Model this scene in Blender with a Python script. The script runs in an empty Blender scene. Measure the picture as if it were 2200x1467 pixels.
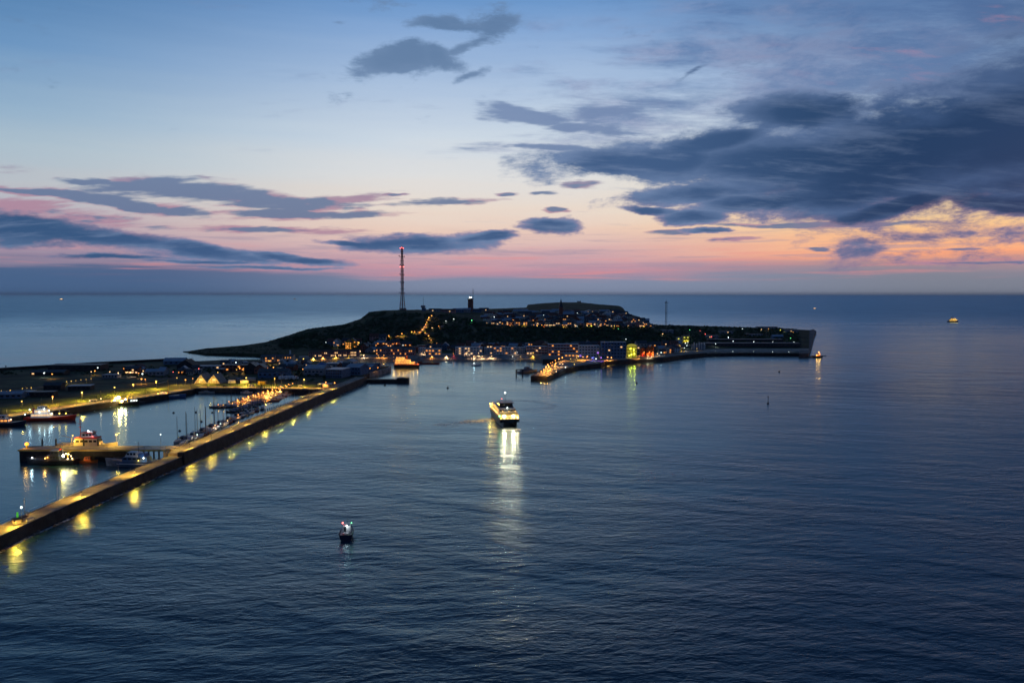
import bpy, math, random
from mathutils import Vector, Matrix
R = math.radians
random.seed(7)
sc = bpy.context.scene
col = sc.collection

# ------------------------------------------------------------------ camera
CAM_H = 85.0
F_PX = 1711.0            # focal length in pixels of a 2200 wide picture
PITCH = R(3.40)
cam_d = bpy.data.cameras.new('camera')
cam = bpy.data.objects.new('camera', cam_d)
col.objects.link(cam)
cam.location = (0, 0, CAM_H)
cam.rotation_euler = (R(90) - PITCH, 0, 0)
cam_d.sensor_width = 36.0
cam_d.lens = 36.0 * F_PX / 2200.0
cam_d.clip_start = 1.0
cam_d.clip_end = 300000.0
sc.camera = cam

# ------------------------------------------------------------------ view
sc.view_settings.view_transform = 'Standard'
sc.view_settings.look = 'None'
sc.view_settings.exposure = 0.0
sc.view_settings.gamma = 1.0
sc.view_settings.use_curve_mapping = False
sc.cycles.use_denoising = True
sc.cycles.max_bounces = 5
sc.cycles.diffuse_bounces = 2
sc.cycles.glossy_bounces = 3
sc.cycles.sample_clamp_indirect = 4.0
sc.cycles.sample_clamp_direct = 0.0
sc.cycles.caustics_reflective = False
sc.cycles.caustics_refractive = False


def lin(r, g, b, a=1.0):
    def f(c):
        c /= 255.0
        return c / 12.92 if c <= 0.04045 else ((c + 0.055) / 1.055) ** 2.4
    return (f(r), f(g), f(b), a)


def ray(px, py):
    cx = (px - 1100.0) / F_PX
    cy = (733.5 - py) / F_PX
    return Vector((cx, math.cos(PITCH) + cy * math.sin(PITCH), -math.sin(PITCH) + cy * math.cos(PITCH)))


def P(px, py, z=0.0):
    d = ray(px, py)
    k = (z - CAM_H) / d.z
    return Vector((d.x * k, d.y * k, z))


def ae(px, py):
    d = ray(px, py).normalized()
    return math.degrees(math.atan2(d.x, d.y)), math.degrees(math.asin(d.z))


# ------------------------------------------------------------------ node helper
class NT:
    def __init__(s, tree):
        s.t = tree
        s.n = tree.nodes
        s.l = tree.links

    def new(s, typ, **kw):
        n = s.n.new(typ)
        for k, v in kw.items():
            setattr(n, k, v)
        return n

    def put(s, sock, v):
        if v is None:
            return
        if isinstance(v, bpy.types.NodeSocket):
            s.l.new(v, sock)
        elif isinstance(v, (tuple, list)) and len(v) == 4 and len(sock.default_value) == 3:
            sock.default_value = v[:3]
        else:
            sock.default_value = v

    def m(s, op, a, b=None, c=None, clamp=False):
        n = s.new('ShaderNodeMath', operation=op, use_clamp=clamp)
        s.put(n.inputs[0], a)
        s.put(n.inputs[1], b)
        s.put(n.inputs[2], c)
        return n.outputs[0]

    def v(s, op, a, b=None):
        n = s.new('ShaderNodeVectorMath', operation=op)
        s.put(n.inputs[0], a)
        if b is not None:
            s.put(n.inputs[1], b)
        return n.outputs['Value'] if op in ('LENGTH', 'DOT_PRODUCT') else n.outputs[0]

    def scale(s, a, k):
        n = s.new('ShaderNodeVectorMath', operation='SCALE')
        s.put(n.inputs[0], a)
        s.put(n.inputs['Scale'], k)
        return n.outputs[0]

    def xyz(s, x, y, z=0.0):
        n = s.new('ShaderNodeCombineXYZ')
        for i, q in enumerate((x, y, z)):
            s.put(n.inputs[i], q)
        return n.outputs[0]

    def sep(s, a):
        n = s.new('ShaderNodeSeparateXYZ')
        s.put(n.inputs[0], a)
        return n.outputs

    def noise(s, vec, scale=1.0, detail=4.0, rough=0.5, dist=0.0):
        n = s.new('ShaderNodeTexNoise')
        s.put(n.inputs['Vector'], vec)
        s.put(n.inputs['Scale'], scale)
        s.put(n.inputs['Detail'], detail)
        s.put(n.inputs['Roughness'], rough)
        s.put(n.inputs['Distortion'], dist)
        return n.outputs['Fac']

    def noisec(s, vec, scale=1.0, detail=3.0, rough=0.5):
        n = s.new('ShaderNodeTexNoise')
        s.put(n.inputs['Vector'], vec)
        s.put(n.inputs['Scale'], scale)
        s.put(n.inputs['Detail'], detail)
        s.put(n.inputs['Roughness'], rough)
        return n.outputs['Color']

    def ss(s, x, a, b, lo=0.0, hi=1.0, typ='SMOOTHSTEP'):
        n = s.new('ShaderNodeMapRange', interpolation_type=typ)
        s.put(n.inputs['Value'], x)
        s.put(n.inputs['From Min'], a)
        s.put(n.inputs['From Max'], b)
        s.put(n.inputs['To Min'], lo)
        s.put(n.inputs['To Max'], hi)
        return n.outputs[0]

    def mix(s, f, a, b, mode='MIX'):
        n = s.new('ShaderNodeMix', data_type='RGBA', blend_type=mode)
        s.put(n.inputs['Factor'], f)
        s.put(n.inputs[6], a)
        s.put(n.inputs[7], b)
        return n.outputs[2]

    def ramp(s, fac, stops, interp='LINEAR'):
        n = s.new('ShaderNodeValToRGB')
        cr = n.color_ramp
        cr.interpolation = interp
        while len(cr.elements) < len(stops):
            cr.elements.new(0.5)
        for e, (p, c) in zip(cr.elements, stops):
            e.position = p
            e.color = c
        s.put(n.inputs[0], fac)
        return n.outputs[0]


# ------------------------------------------------------------------ sky
world = bpy.data.worlds.new('World')
sc.world = world
world.use_nodes = True
world.node_tree.nodes.clear()
W = NT(world.node_tree)
gen = W.new('ShaderNodeTexCoord').outputs['Generated']
dx, dy, dz = W.sep(W.v('NORMALIZE', gen))
AZ = W.m('MULTIPLY', W.m('ARCTAN2', dx, dy), 57.2958)
EL = W.m('MULTIPLY', W.m('ARCSINE', dz), 57.2958)
ELP = W.m('MAXIMUM', EL, 0.0)
den = W.m('ADD', W.m('MAXIMUM', dz, 0.0), 0.17)
PL = W.xyz(W.m('DIVIDE', dx, den), W.m('DIVIDE', dy, den), 0.0)      # cloud deck coordinates
AE = W.xyz(AZ, EL, 0.0)
nz_low = W.noise(W.xyz(W.m('MULTIPLY', AZ, 0.06), W.m('MULTIPLY', EL, 0.9), 3.0), 1.0, 3.0, 0.55)
nz_str = W.noise(W.xyz(W.m('MULTIPLY', AZ, 0.10), W.m('MULTIPLY', EL, 2.2), 9.0), 1.0, 4.0, 0.6)

def eh(y):
    return ae(1100, y)[1] / 45.0

def stops(lst, tail):
    s = [(max(0.0, eh(y)), lin(*c)) for y, c in lst]
    s += [(e / 45.0, lin(*c)) for e, c in tail]
    return s

# warp elevation slightly so that the bands are not ruler straight
ELW = W.m('ADD', ELP, W.m('MULTIPLY', W.m('SUBTRACT', nz_low, 0.5), W.ss(ELP, 0.0, 2.5, 0.25, 1.6)))
ELN = W.m('DIVIDE', ELW, 45.0, clamp=True)
tail = [(27, (32, 68, 108)), (36, (18, 46, 82)), (45, (10, 32, 62))]
r_left = W.ramp(ELN, stops([(630, (70, 98, 138)), (605, (74, 100, 140)), (588, (86, 108, 144)), (570, (132, 126, 152)), (545, (168, 146, 166)), (515, (180, 164, 178)),
    (470, (180, 178, 190)), (430, (184, 190, 198)), (360, (170, 190, 204)), (290, (146, 176, 202)), (170, (106, 148, 192)), (60, (80, 126, 174)), (0, (68, 112, 162))], [(22, (60, 102, 150))] + tail[1:]))
r_mid = W.ramp(ELN, stops([(630, (134, 146, 170)), (604, (144, 146, 170)), (592, (176, 144, 164)), (578, (196, 150, 166)), (555, (204, 166, 174)), (530, (218, 184, 182)),
    (495, (234, 204, 188)), (450, (232, 218, 206)), (380, (222, 222, 222)), (300, (204, 216, 228)), (190, (172, 194, 222)), (70, (134, 168, 212)), (0, (106, 150, 202))], [(22, (90, 134, 188))] + tail[1:]))
r_right = W.ramp(ELN, stops([(630, (124, 132, 150)), (604, (132, 134, 152)), (584, (148, 138, 150)), (566, (190, 146, 144)), (550, (252, 168, 126)), (525, (252, 190, 140)),
    (490, (250, 206, 150)), (450, (246, 218, 172)), (390, (228, 222, 196)), (300, (198, 210, 222)), (190, (148, 176, 212)), (70, (92, 126, 172)), (0, (78, 108, 154))], [(22, (60, 96, 146))] + tail[1:]))
m1 = W.ss(AZ, -35.0, -5.0)
m2 = W.ss(AZ, 3.0, 27.0)
base = W.mix(m1, r_left, r_mid)
base = W.mix(m2, base, r_right)
# sky behind the camera: the night side
back = W.ss(W.m('ABSOLUTE', AZ), 50.0, 120.0)
r_back = W.ramp(W.m('DIVIDE', ELP, 45.0, clamp=True), [(0.0, lin(52, 76, 112)), (0.25, lin(66, 92, 134)), (1.0, lin(26, 52, 96))])
base = W.mix(back, base, r_back)
# ground side of the dome
base = W.mix(W.ss(EL, -3.0, -0.2, 1.0, 0.0), base, lin(40, 58, 80))

# thin pink streaks in the low sky
pk = W.m('MULTIPLY', W.ss(nz_str, 0.52, 0.68), W.m('MULTIPLY', W.ss(ELP, 0.6, 1.3), W.ss(ELP, 2.2, 4.0, 1.0, 0.0)))
pk = W.m('MULTIPLY', pk, W.ss(W.m('ABSOLUTE', AZ), 34.0, 55.0, 1.0, 0.0))
base = W.mix(W.m('MULTIPLY', pk, 0.45), base, lin(232, 142, 140))
gk = W.m('MULTIPLY', W.ss(nz_str, 0.50, 0.36), W.m('MULTIPLY', W.ss(ELP, 1.2, 2.0), W.ss(ELP, 3.6, 5.0, 1.0, 0.0)))
base = W.mix(W.m('MULTIPLY', gk, 0.5), base, lin(158, 146, 166))

wn = W.noisec(PL, 1.1, 5.0, 0.62)
wx, wy, _ = W.sep(wn)
warp = W.xyz(W.m('MULTIPLY', W.m('SUBTRACT', wx, 0.5), W.ss(ELP, 0, 20, 5.0, 9.0)), W.m('MULTIPLY', W.m('SUBTRACT', wy, 0.5), W.ss(ELP, 0, 20, 1.1, 6.0)), 0.0)
AEW = W.v('ADD', AE, warp)


TV = {}
def blobs(vec, lst):
    """soft-edged elliptical envelopes, joined by maximum; (px, py, rx, ry, tilt, gain) in picture pixels, turned into angles"""
    acc = None
    for b in lst:
        px, py, rx, ry = b[:4]
        tilt = b[4] if len(b) > 4 else 0.0
        gain = b[5] if len(b) > 5 else 1.0
        a0, e0 = ae(px, py)
        k = 57.2958 / F_PX
        q = round(math.tan(R(tilt)) * 10) / 10.0
        if q not in TV:
            TV[q] = W.v('ADD', AEW, W.xyz(0.0, W.m('MULTIPLY', AZ, -q), 0.0)) if q else AEW
        sx, sy = 1.0 / (rx * k), 1.0 / (ry * k)
        n = W.new('ShaderNodeVectorMath', operation='MULTIPLY_ADD')
        W.put(n.inputs[0], TV[q])
        n.inputs[1].default_value = (sx, sy, 0)
        n.inputs[2].default_value = (-a0 * sx, -(e0 - q * a0) * sy, 0)
        f = W.m('MULTIPLY_ADD', W.v('LENGTH', n.outputs[0]), -gain / 1.3, gain * 1.55 / 1.3)
        if gain < 1:
            f = W.m('MINIMUM', f, gain)
        acc = f if acc is None else W.m('MAXIMUM', acc, f)
    return W.m('MINIMUM', W.m('MAXIMUM', acc, 0.0), 1.0)

fb = W.noise(W.xyz(W.m('MULTIPLY', AZ, 0.15), W.m('MULTIPLY', W.m('ADD', EL, W.m('MULTIPLY', AZ, -0.03)), 0.40), 1.3), 1.0, 10.0, 0.68, 0.15)
fbs = W.noise(W.v('MULTIPLY', PL, (0.75, 1.9, 1.0)), 2.9, 8.0, 0.66, 0.2)

# 1. high veil in the upper right
veil_env = blobs(AEW, [(1900, 120, 620, 170, 8), (1500, 60, 380, 90, 0, .6), (1450, 230, 380, 80, 5, .75), (1900, 330, 500, 120, 0, .8), (1180, 170, 180, 60, -20, .35)])
veil = W.ss(W.m('ADD', veil_env, W.m('MULTIPLY', W.m('SUBTRACT', fbs, 0.5), 2.6)), 0.22, 1.05)
veil_c = W.mix(W.ss(fb, 0.40, 0.62), lin(86, 118, 166), lin(146, 156, 190))
veil_c = W.mix(W.ss(AZ, 6.0, 30.0, 0.0, 0.65), veil_c, lin(66, 98, 146))
base = W.mix(W.m('MULTIPLY', veil, 0.8), base, veil_c)
B1 = base
pinkv = W.m('MULTIPLY', W.ss(fbs, 0.54, 0.70), blobs(AEW, [(2000, 60, 260, 45, 6), (1830, 190, 160, 30, 12), (1130, 250, 110, 14, 0, .8), (2150, 90, 120, 30, 8)]))
base = W.mix(W.m('MULTIPLY', pinkv, 0.75), base, lin(186, 138, 160))

# 2. violet-grey streaks at mid height
st_env = blobs(AEW, [(380, 405, 210, 21, -2), (600, 428, 220, 20, -2), (640, 457, 200, 12, -1), (190, 383, 60, 10), (80, 405, 140, 11), (960, 441, 140, 10, -2),
    (300, 435, 190, 14, -3), (80, 455, 170, 28, -3, .8), (560, 492, 230, 9, -1, .8), (60, 350, 90, 12, 0, .45), (1130, 243, 130, 15, -4), (1260, 268, 130, 13, -3),
    (1200, 312, 110, 8, -3, .8), (1330, 232, 150, 16, 4, .6), (1730, 478, 170, 6, 0), (1900, 480, 110, 5, 0), (1250, 405, 50, 7, 0, .9), (1170, 420, 30, 6, 0, .8), (1100, 425, 22, 6),
    (2150, 562, 170, 4, 0, .9), (1850, 541, 22, 3), (1760, 537, 25, 4), (2070, 530, 30, 3), (1200, 460, 26, 5), (1450, 495, 60, 7), (1570, 512, 60, 5), (850, 420, 30, 3)])
st = W.ss(W.m('ADD', st_env, W.m('MULTIPLY', W.m('SUBTRACT', fbs, 0.5), 1.9)), 0.30, 0.74)
st_c = W.mix(W.ss(ELP, 5.0, 13.0), lin(96, 116, 152), lin(116, 138, 176))
# the undersides catch the glow
under = W.ss(W.m('ADD', st_env, W.m('MULTIPLY', W.m('SUBTRACT', W.noise(W.v('ADD', PL, (3.1, 1.7, 0)), 3.0, 4.0), 0.5), 2.4)), 0.35, 0.85)
glow = W.m('MULTIPLY', W.ss(under, 0.7, 0.15), W.ss(ELP, 9.5, 5.5))
st_c = W.mix(W.m('MULTIPLY', glow, 0.6), st_c, lin(206, 146, 160))
base = W.mix(W.m('MULTIPLY', st, 0.92), base, st_c)
B2 = base

# 3. solid blue cloud banks
bk_env = blobs(AEW, [(40, 488, 150, 32, -4), (230, 512, 170, 26, -5), (420, 535, 150, 17, -5), (610, 550, 130, 9, -4), (890, 524, 165, 21, 0), (740, 521, 70, 6, -6), (1040, 514, 70, 10, 4),
    (1180, 488, 72, 14, 0), (230, 549, 120, 6), (560, 574, 150, 4, 0, .8), (430, 560, 130, 5, 0, .8),
    (2190, 285, 380, 160, 12), (1930, 335, 360, 118, 8), (1680, 350, 320, 74, 0), (1400, 350, 220, 46, 0), (1520, 300, 150, 34, 12), (1480, 420, 185, 26, 4), (1490, 470, 95, 13, 0),
    (1720, 240, 150, 36, 0), (1930, 445, 130, 25, 12), (2150, 430, 140, 24, -4), (1640, 430, 170, 22, 6), (1530, 492, 55, 6, 0), (1380, 455, 70, 9, -8),
    (860, 145, 95, 34, 0), (935, 142, 55, 26, -10), (1045, 60, 70, 34, 10), (960, 72, 90, 20, 6), (1010, 110, 80, 12, 28, .7), (1000, 182, 40, 11, 20, .7), (700, 66, 40, 8, 0, .5), (1470, 150, 25, 9, 20, .7)])
bk_v = W.m('ADD', bk_env, W.m('MULTIPLY', W.m('SUBTRACT', fb, 0.5), W.ss(AZ, 10.0, 26.0, W.ss(ELP, 10.5, 14.5, 2.0, 3.1), 1.8)))
bk = W.ss(bk_v, W.ss(ELP, 4.0, 14.0, 0.26, 0.20), W.ss(ELP, 4.0, 14.0, 0.54, 0.72))
core = W.ss(W.m('ADD', bk_env, W.m('MULTIPLY', W.m('SUBTRACT', W.noise(PL, 1.9, 5.0, 0.6), 0.5), 1.3)), 0.35, 1.0)
bk_c = W.mix(core, lin(104, 128, 166), lin(62, 92, 134))
bk_c = W.mix(W.ss(AZ, 8.0, 27.0, 0.0, 0.9), bk_c, W.mix(core, lin(62, 92, 136), lin(10, 54, 94)))
bk_c = W.mix(W.ss(AZ, -22.0, -31.0, 0.0, 0.55), bk_c, lin(46, 82, 122))
bk_c = W.mix(W.m('MULTIPLY', W.ss(fbs, 0.47, 0.70), W.ss(AZ, 10.0, 26.0, 0.5, 0.28)), bk_c, lin(122, 142, 176))
bk_c = W.mix(W.m('MULTIPLY', W.m('MULTIPLY', W.ss(bk_v, 0.75, 0.35), W.ss(ELP, 8.5, 4.0)), 0.45), bk_c, lin(190, 150, 166))
bk_c = W.mix(W.m('MULTIPLY', W.ss(ELP, 11.5, 14.0), W.ss(AZ, 6.0, 0.0, 0.0, 0.6, 'LINEAR')), bk_c, lin(104, 134, 170))
base = W.mix(W.m('MULTIPLY', bk, W.ss(ELP, 12.0, 16.0, 1.0, 0.88)), base, bk_c)
B3 = base
# the bank on the right carries on beyond the frame, above and beside it
far_r = W.m('MULTIPLY', W.ss(AZ, 26.0, 44.0), W.ss(AZ, 150.0, 90.0))
far_r = W.m('MULTIPLY', far_r, W.ss(ELP, 4.0, 9.0))
base = W.mix(W.m('MULTIPLY', far_r, 0.8), base, lin(30, 64, 102))
B4 = base
up_r = W.m('MULTIPLY', W.ss(W.m('ADD', ELP, W.m('MULTIPLY', W.m('SUBTRACT', fbs, 0.5), 14.0)), 19.0, 32.0), 0.7)
base = W.mix(up_r, base, lin(34, 60, 98))
B5 = base
# haze bank on the horizon
hz = W.m('MULTIPLY', W.ss(W.m('ADD', ELP, W.m('ADD', W.m('MULTIPLY', W.m('SUBTRACT', nz_low, 0.5), 2.4), W.m('MULTIPLY', W.m('SUBTRACT', nz_str, 0.5), 1.2))), W.ss(AZ, -26.0, -8.0, 2.2, 1.55), W.ss(AZ, -26.0, -8.0, 1.7, 0.8)), 0.88)
hz_c = W.mix(W.ss(AZ, -26.0, -2.0), lin(72, 100, 138), lin(130, 142, 168))
hz_c = W.mix(W.ss(AZ, 8.0, 30.0), hz_c, lin(126, 133, 148))
base = W.mix(W.m('MULTIPLY', hz, W.ss(W.m('ABSOLUTE', AZ), 70.0, 110.0, 1.0, 0.3)), base, hz_c)

SUN_EL, SUN_AZ = R(1.0), R(42.0)
nishita = W.new('ShaderNodeTexSky', sky_type='NISHITA')
nishita.sun_disc = False
nishita.sun_elevation = SUN_EL
nishita.sun_rotation = SUN_AZ
nishita.air_density = 1.5
nishita.dust_density = 2.0
bg1 = W.new('ShaderNodeBackground')
W.put(bg1.inputs['Color'], nishita.outputs[0])
bg1.inputs['Strength'].default_value = 0.004
bg2 = W.new('ShaderNodeBackground')
W.put(bg2.inputs['Color'], base)
bg2.inputs['Strength'].default_value = 1.0
addn = W.new('ShaderNodeAddShader')
W.l.new(bg1.outputs[0], addn.inputs[0])
W.l.new(bg2.outputs[0], addn.inputs[1])
wo = W.new('ShaderNodeOutputWorld')
W.l.new(addn.outputs[0], wo.inputs['Surface'])
world.cycles.sampling_method = 'MANUAL'
world.cycles.sample_map_resolution = 512

# the last afterglow: weak, warm, low over the horizon on the right
sun_d = bpy.data.lights.new('sun', 'SUN')
sun_d.energy = 0.02
sun_d.angle = R(12)
sun_d.color = (1.0, 0.62, 0.42)
sun = bpy.data.objects.new('sun', sun_d)
col.objects.link(sun)
sdir = Vector((math.sin(SUN_AZ) * math.cos(R(4)), math.cos(SUN_AZ) * math.cos(R(4)), math.sin(R(4))))
sun.rotation_euler = sdir.to_track_quat('Z', 'Y').to_euler()

# ------------------------------------------------------------------ materials
def mat(name, c, rough=0.8, metal=0.0, var=0.0, vscale=0.3, bump=0.0, bscale=2.0, c2=None, spec=0.3, emit=None, es=0.0):
    m = bpy.data.materials.new(name)
    m.use_nodes = True
    T = NT(m.node_tree)
    b = m.node_tree.nodes['Principled BSDF']
    c = tuple(c[:3]) + (1.0,)
    if var or c2:
        g = T.new('ShaderNodeNewGeometry').outputs['Position']
        n = T.noise(g, vscale, 5.0, 0.6)
        lo = tuple(x * (1 - var) for x in c[:3]) + (1.0,)
        hi = (tuple(c2[:3]) + (1.0,)) if c2 else tuple(min(1, x * (1 + var)) for x in c[:3]) + (1.0,)
        T.put(b.inputs['Base Color'], T.mix(T.ss(n, 0.35, 0.65), lo, hi))
        if bump:
            bn = T.new('ShaderNodeBump')
            bn.inputs['Strength'].default_value = bump
            bn.inputs['Distance'].default_value = 0.5
            T.put(bn.inputs['Height'], T.noise(g, bscale, 6.0, 0.65))
            T.l.new(bn.outputs[0], b.inputs['Normal'])
    else:
        b.inputs['Base Color'].default_value = c
    b.inputs['Roughness'].default_value = rough
    b.inputs['Metallic'].default_value = metal
    b.inputs['Specular IOR Level'].default_value = spec
    if emit:
        b.inputs['Emission Color'].default_value = tuple(emit[:3]) + (1.0,)
        b.inputs['Emission Strength'].default_value = es
        m.cycles.emission_sampling = 'NONE'
    return m

M = {}
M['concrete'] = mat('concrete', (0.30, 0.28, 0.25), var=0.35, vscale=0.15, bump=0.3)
M['dark_concrete'] = mat('darkened_concrete', (0.026, 0.026, 0.024), var=0.5, vscale=0.2, bump=0.4, rough=0.7)  # near-black base stands in for shade on the seaward wall faces
M['asphalt'] = mat('asphalt', (0.07, 0.07, 0.07), var=0.3, vscale=0.1)
M['paving'] = mat('paving', (0.30, 0.27, 0.22), var=0.3, vscale=0.12)
M['ground'] = mat('rough_ground', (0.05, 0.06, 0.045), spec=0.08, var=0.5, vscale=0.03, c2=(0.085, 0.105, 0.055), bump=0.3, bscale=0.4)
M['grass'] = mat('grass', (0.06, 0.09, 0.02), spec=0.1, var=0.4, vscale=0.06, bump=0.3, bscale=0.8)
M['hill'] = mat('hill_turf', (0.036, 0.058, 0.032), spec=0.05, var=0.5, vscale=0.02, c2=(0.065, 0.085, 0.045), bump=0.8, bscale=0.12)
M['foliage'] = mat('foliage', (0.030, 0.055, 0.026), spec=0.08, var=0.4, vscale=0.05)
M['apron'] = mat('quay_apron', (0.10, 0.10, 0.10), var=.25, vscale=.1)
M['sand'] = mat('sand', (0.24, 0.21, 0.17), var=0.25, vscale=0.08)
M['rock'] = mat('rock', (0.16, 0.14, 0.11), var=0.5, vscale=0.5, bump=0.5)
M['redrock'] = mat('red_sandstone', (0.16, 0.07, 0.05), var=0.4, vscale=0.05, bump=0.7, bscale=0.2)
M['white'] = mat('white_paint', (0.72, 0.72, 0.70), rough=0.45, var=0.06, vscale=0.4)
M['cream'] = mat('cream_render', (0.55, 0.50, 0.40), var=0.12, vscale=0.3)
M['grey'] = mat('grey_render', (0.30, 0.31, 0.33), var=0.15, vscale=0.3)
M['brick'] = mat('red_brick', (0.26, 0.09, 0.06), var=0.25, vscale=0.6)
M['blue_wall'] = mat('blue_boarding', (0.10, 0.17, 0.27), var=0.2, vscale=0.4)
M['pink_wall'] = mat('rose_render', (0.46, 0.24, 0.22), var=0.15, vscale=0.4)
M['slate'] = mat('slate_roof', (0.055, 0.06, 0.07), rough=0.5, var=0.3, vscale=0.5)
M['tile'] = mat('tile_roof', (0.13, 0.05, 0.035), rough=0.6, var=0.3, vscale=0.6)
M['metal_roof'] = mat('metal_roof', (0.30, 0.36, 0.42), rough=0.45, var=0.15, vscale=0.3)
M['pale_roof'] = mat('pale_roof', (0.42, 0.44, 0.46), rough=0.6, var=0.2, vscale=0.2)
M['steel'] = mat('steel', (0.22, 0.23, 0.25), rough=0.5, metal=0.3)
M['dark'] = mat('dark_steel', (0.03, 0.032, 0.036), rough=0.5)
M['red'] = mat('signal_red', (0.42, 0.035, 0.02), rough=0.45)
M['orange'] = mat('safety_orange', (0.55, 0.13, 0.02), rough=0.5)
M['navy'] = mat('navy_hull', (0.012, 0.02, 0.045), rough=0.35, spec=0.5)
M['black'] = mat('black_hull', (0.012, 0.012, 0.014), rough=0.4, spec=0.5)
M['green'] = mat('green_paint', (0.03, 0.22, 0.05), rough=0.5)
M['blue'] = mat('blue_paint', (0.04, 0.12, 0.32), rough=0.5)
M['yellow'] = mat('yellow_paint', (0.55, 0.38, 0.04), rough=0.5)
M['wood'] = mat('weathered_timber', (0.16, 0.12, 0.08), var=0.3, vscale=1.5)
M['glass'] = mat('dark_glass', (0.02, 0.03, 0.04), rough=0.12, spec=0.6)
M['antifoul'] = mat('antifouling', (0.16, 0.03, 0.02), rough=0.6)

SODIUM = (1.0, 0.56, 0.06)
AMBER = (1.0, 0.42, 0.07)
WARM = (1.0, 0.68, 0.38)
COOL = (0.85, 0.95, 1.0)
REDL = (1.0, 0.08, 0.06)
GREENL = (0.1, 1.0, 0.3)
YELLOWL = (0.9, 0.85, 0.05)
PURPLE = (0.35, 0.12, 1.0)
BLUEL = (0.1, 0.12, 1.0)
LAMPC = {'sodium': (SODIUM, (1.0, 0.60, 0.10)), 'amber': (AMBER, (1.0, 0.36, 0.05)), 'warm': (WARM, (1.0, 0.58, 0.24)), 'cool': (COOL, (0.85, 1.0, 0.95)),
         'red': (REDL, (1.0, 0.12, 0.10)), 'green': (GREENL, (0.15, 1.0, 0.3)), 'yellow': (YELLOWL, (0.95, 0.9, 0.1)), 'purple': (PURPLE, (0.5, 0.2, 1.0)), 'blue': (BLUEL, (0.15, 0.2, 1.0))}
for k_, (lc, ec) in LAMPC.items():
    M['glow_' + k_] = mat('lamp_glass_' + k_, (0.8, 0.8, 0.8), emit=ec, es=5.0)
    M['win_' + k_] = mat('lit_window_' + k_, (0.3, 0.3, 0.3), emit=ec, es=1.25)
for k_ in ('red', 'green', 'purple', 'blue'):
    M['glow_' + k_].node_tree.nodes['Principled BSDF'].inputs['Emission Strength'].default_value = 5.0
M['glow_flood'] = mat('floodlight_glass', (0.8, 0.8, 0.8), emit=(1.0, 0.93, 0.72), es=60.0)


# ------------------------------------------------------------------ objects
def tag(o, label=None, cat=None, group=None, kind=None):
    if label:
        o['label'] = label
    if cat:
        o['category'] = cat
    if group:
        o['group'] = group
    if kind:
        o['kind'] = kind
    return o


def thing(name, label, cat, loc, rz=0.0, group=None):
    o = bpy.data.objects.new(name, None)
    o.empty_display_size = 0.5
    col.objects.link(o)
    o.location = loc
    o.rotation_euler = (0, 0, rz)
    return tag(o, label, cat, group)


def put(name, me, parent=None, loc=None, rz=None, scale=None):
    o = bpy.data.objects.new(name, me)
    col.objects.link(o)
    if parent:
        o.parent = parent
    if loc is not None:
        o.location = loc
    if rz is not None:
        o.rotation_euler = (0, 0, rz)
    if scale is not None:
        o.scale = scale
    return o


LPOW = 1.0
def light(parent, loc, colr, power, r=0.4, aim=None, cone=None):
    """the light a lamp gives off: a bulb, or a floodlight when aimed"""
    k = (colr, round(power, 2), r, aim, cone)
    if k not in light.c:
        d = bpy.data.lights.new('lamp_light', 'SPOT' if aim else 'POINT')
        d.color = LAMPC[colr][0]
        d.energy = power * LPOW
        d.shadow_soft_size = r
        if aim:
            d.spot_size = R(cone or (150 if aim[2] > -.9 else 165))
            d.spot_blend = 0.5 if aim[2] > -.9 else 0.12
        light.c[k] = d
    o = bpy.data.objects.new('lamp_light', light.c[k])
    col.objects.link(o)
    o.parent = parent
    o.location = loc
    if aim:
        o.rotation_euler = Vector(aim).to_track_quat('-Z', 'Y').to_euler()
    return o
light.c = {}


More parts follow.
